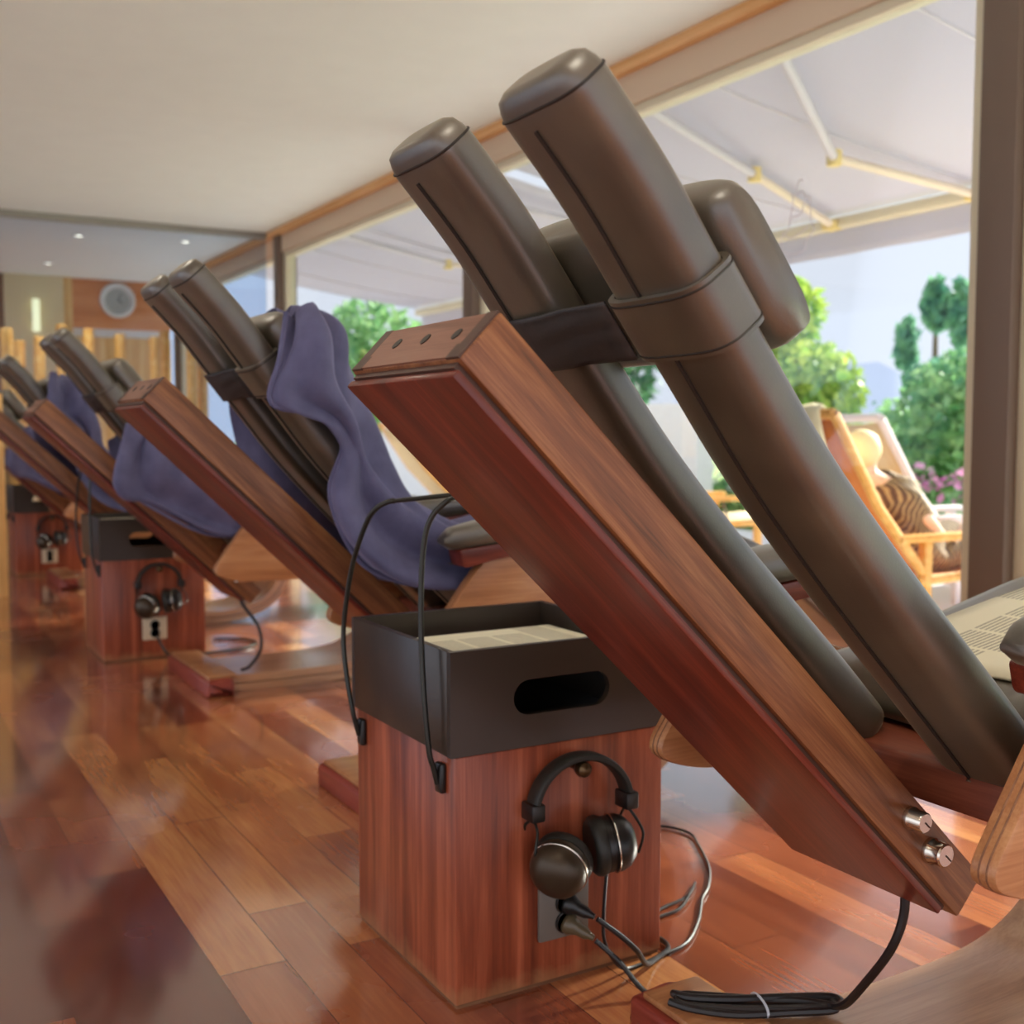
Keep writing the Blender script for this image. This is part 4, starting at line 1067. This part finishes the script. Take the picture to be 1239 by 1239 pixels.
# ------------------------------------------------------------------ planting
def leaves(bm, c, rad, n, size, droop=0):
    c = V(c)
    for _ in range(n):
        while True:
            d = V((random.uniform(-1, 1), random.uniform(-1, 1), random.uniform(-1, 1)))
            if .25 < d.length <= 1: break
        p = c + V((d.x * rad[0], d.y * rad[1], d.z * rad[2]))
        a = V((random.gauss(0, 1), random.gauss(0, 1), random.gauss(0, 1) - droop)).normalized(); b_ = a.cross(V((random.gauss(0, 1), random.gauss(0, 1), random.gauss(0, 1)))).normalized()
        s = size * random.uniform(.6, 1.3)
        q = [p - a * s, p + b_ * s * .5, p + a * s, p - b_ * s * .5]
        bm.faces.new([bm.verts.new(v) for v in q])
def plant(name, base, blobs, mat, size, label, catg, group=None, trunk=True, droop=0):
    root = empty(name, base, label, catg, group); bm = B()
    for c, r, n in blobs: leaves(bm, c, r, n, size, droop)
    finish('foliage', bm, mat, root, smooth=False)
    if trunk:
        top_ = max(b[0][2] for b in blobs)
        bm = B(); tube(bm, cat([(0, 0, -.05), (.03, .02, top_ * .5), (0, 0, top_)], 5), [.07 - .05 * i / 10 for i in range(11)], 8)
        finish('trunk', bm, bark, root)
    return root
gz = GZ - .04
plant('weeping_tree', (11.0, 9.05, gz), [((0, 0, 2.45), (.14, .16, .3), 240), ((.1, -.28, 2.3), (.13, .13, .4), 240), ((.0, .42, 2.0), (.14, .13, .32), 200), ((0, -.1, 1.55), (.3, .5, .25), 400), ((.2, -.6, 2.1), (.14, .14, .4), 200)], leaf_blue, .10, 'tall blue-green weeping tree behind the rounded bush', 'tree', None, True, 1.5)
plant('rounded_bush', (9.1, 7.0, gz), [((0, 0, 1.0), (.75, .8, .75), 2600), ((.1, -.6, 1.0), (.6, .6, .65), 1200), ((0, .5, .6), (.45, .4, .5), 900)], leaf_mid, .075, 'rounded light green bush beside the window post', 'bush')
plant('leafy_tree', (8.75, 9.0, gz), [((0, -.1, 1.35), (.6, .72, .6), 1800), ((0, .25, 2.2), (.45, .5, .45), 900), ((0, 0, .7), (.5, .65, .4), 900)], leaf_yel, .08, 'yellow-green leafy tree right behind the nearest head pillow', 'tree')
plant('dark_tree', (9.8, 14.6, gz), [((0, 0, 2.3), (1.3, 1.5, 1.2), 1500), ((0, 1.5, 2.0), (1.1, 1.3, 1.1), 1000)], leaf_dark, .16, 'dark green tree beyond the farther awning', 'tree')
plant('pale_tree', (8.6, 20.2, gz), [((0, 0, 2.2), (1.2, 1.5, 1.3), 1400), ((0, 1.6, 1.6), (1.0, 1.2, 1.1), 800)], leaf_mid, .16, 'pale green tree at the left end of the farther awning', 'tree')
plant('garden_hedge', (13.5, 9.5, gz), [((0, -5, .8), (.6, 2.0, .8), 900), ((0, -1.5, .7), (.6, 2.0, .7), 900), ((0, 2, .7), (.6, 2.0, .8), 900)], leaf_mid, .10, 'low green hedge along the far side of the garden', 'hedge', None, False)
fl = [((7.6, 5.75), petal_pink, 'pink flowering clump nearest the window post'), ((7.75, 6.7), petal_pink, 'pink flowering clump left of the rounded bush'), ((7.7, 7.65), petal_white, 'white flowering clump behind the tan lounger'), ((7.55, 4.8), petal_yel, 'yellow flowering clump low beside the window post'), ((7.7, 8.7), petal_white, 'white flowering clump below the yellow-green tree'), ((7.9, 12.8), petal_white, 'white flowering clump in the garden beyond the farther awning')]
for (xy, pm, lb) in fl:
    root = empty('flower_clump', (xy[0], xy[1], gz), lb, 'flowers', 'flower clumps along the terrace edge')
    bm = B(); leaves(bm, (0, 0, .28), (.34, .42, .28), 500, .06, -.5); finish('foliage', bm, leaf_mid, root, smooth=False)
    bm = B(); leaves(bm, (0, 0, .52), (.32, .42, .20), 110, .045); finish('blossoms', bm, pm, root, smooth=False)
bm_posts = [(7.9, 14.2), (7.9, 15.0), (7.9, 15.8)]
for (x, y), lb in zip(bm_posts, ['tan wooden garden post nearest the lounger, beyond the farther awning', 'tan wooden garden post, middle of three beyond the awning', 'tan wooden garden post, farthest left of three']):
    bm = B(); box(bm, -.14, .14, -.14, .14, 0, 1.75, .02); tag(finish('garden_post', bm, tancloth, loc=(x, y, gz)), lb, 'post', 'wooden garden posts')

# ------------------------------------------------------------------ light
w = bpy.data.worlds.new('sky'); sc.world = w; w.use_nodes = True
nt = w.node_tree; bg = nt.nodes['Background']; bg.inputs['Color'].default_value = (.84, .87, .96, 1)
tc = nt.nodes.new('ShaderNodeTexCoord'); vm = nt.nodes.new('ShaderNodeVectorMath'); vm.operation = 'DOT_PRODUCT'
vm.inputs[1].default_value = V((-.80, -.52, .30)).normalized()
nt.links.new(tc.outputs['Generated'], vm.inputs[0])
mr = nt.nodes.new('ShaderNodeMapRange'); mr.interpolation_type = 'SMOOTHSTEP'  # sky strength raised behind and left of the camera, added to fill the room
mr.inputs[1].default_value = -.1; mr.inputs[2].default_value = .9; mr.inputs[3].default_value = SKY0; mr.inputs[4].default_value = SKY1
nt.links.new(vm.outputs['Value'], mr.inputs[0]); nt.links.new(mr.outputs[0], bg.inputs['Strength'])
su = bpy.data.lights.new('sun', 'SUN'); su.energy = SUN; su.angle = .10; su.color = (1, .95, .80)
so = bpy.data.objects.new('sun', su); col.objects.link(so); so.rotation_euler = V((-.89, -.10, -.43)).to_track_quat('-Z', 'Y').to_euler(); so.location = (12, 4, 8)
# unseen warm spots added as fill, apart from the modelled downlights
for x, y in ((.2, .4), (.2, 3.2), (.2, 6.0), (-1.6, .4), (-1.6, 3.2), (-1.6, 6.0), (1.6, 9.6), (.4, 9.8)):
    l = bpy.data.lights.new('fill_spot', 'SPOT'); l.energy = 60 if y > 9 else 18; l.spot_size = 2.4; l.spot_blend = .8; l.color = (1, .90, .72); l.shadow_soft_size = .06
    o = bpy.data.objects.new('fill_spot', l); col.objects.link(o); o.location = (x, y, CZ - .03)

# ------------------------------------------------------------------ camera
f_px = 1370.0
cam = bpy.data.cameras.new('camera'); co = bpy.data.objects.new('camera', cam); col.objects.link(co)
cam.sensor_width = 36; cam.lens = f_px / 1239 * 36; cam.clip_start = .02; cam.clip_end = 300
p = math.radians(3.946); th = math.radians(30.208)
co.location = (0, 0, .82); co.rotation_euler = (PI / 2 - p, 0, -th)
cam.dof.use_dof = True; cam.dof.focus_distance = 1.25; cam.dof.aperture_fstop = 6.0
sc.camera = co
sc.view_settings.view_transform = 'Standard'; sc.view_settings.look = 'None'; sc.view_settings.gamma = 1
sc.view_settings.use_curve_mapping = False
sc.view_settings.exposure = EXPO
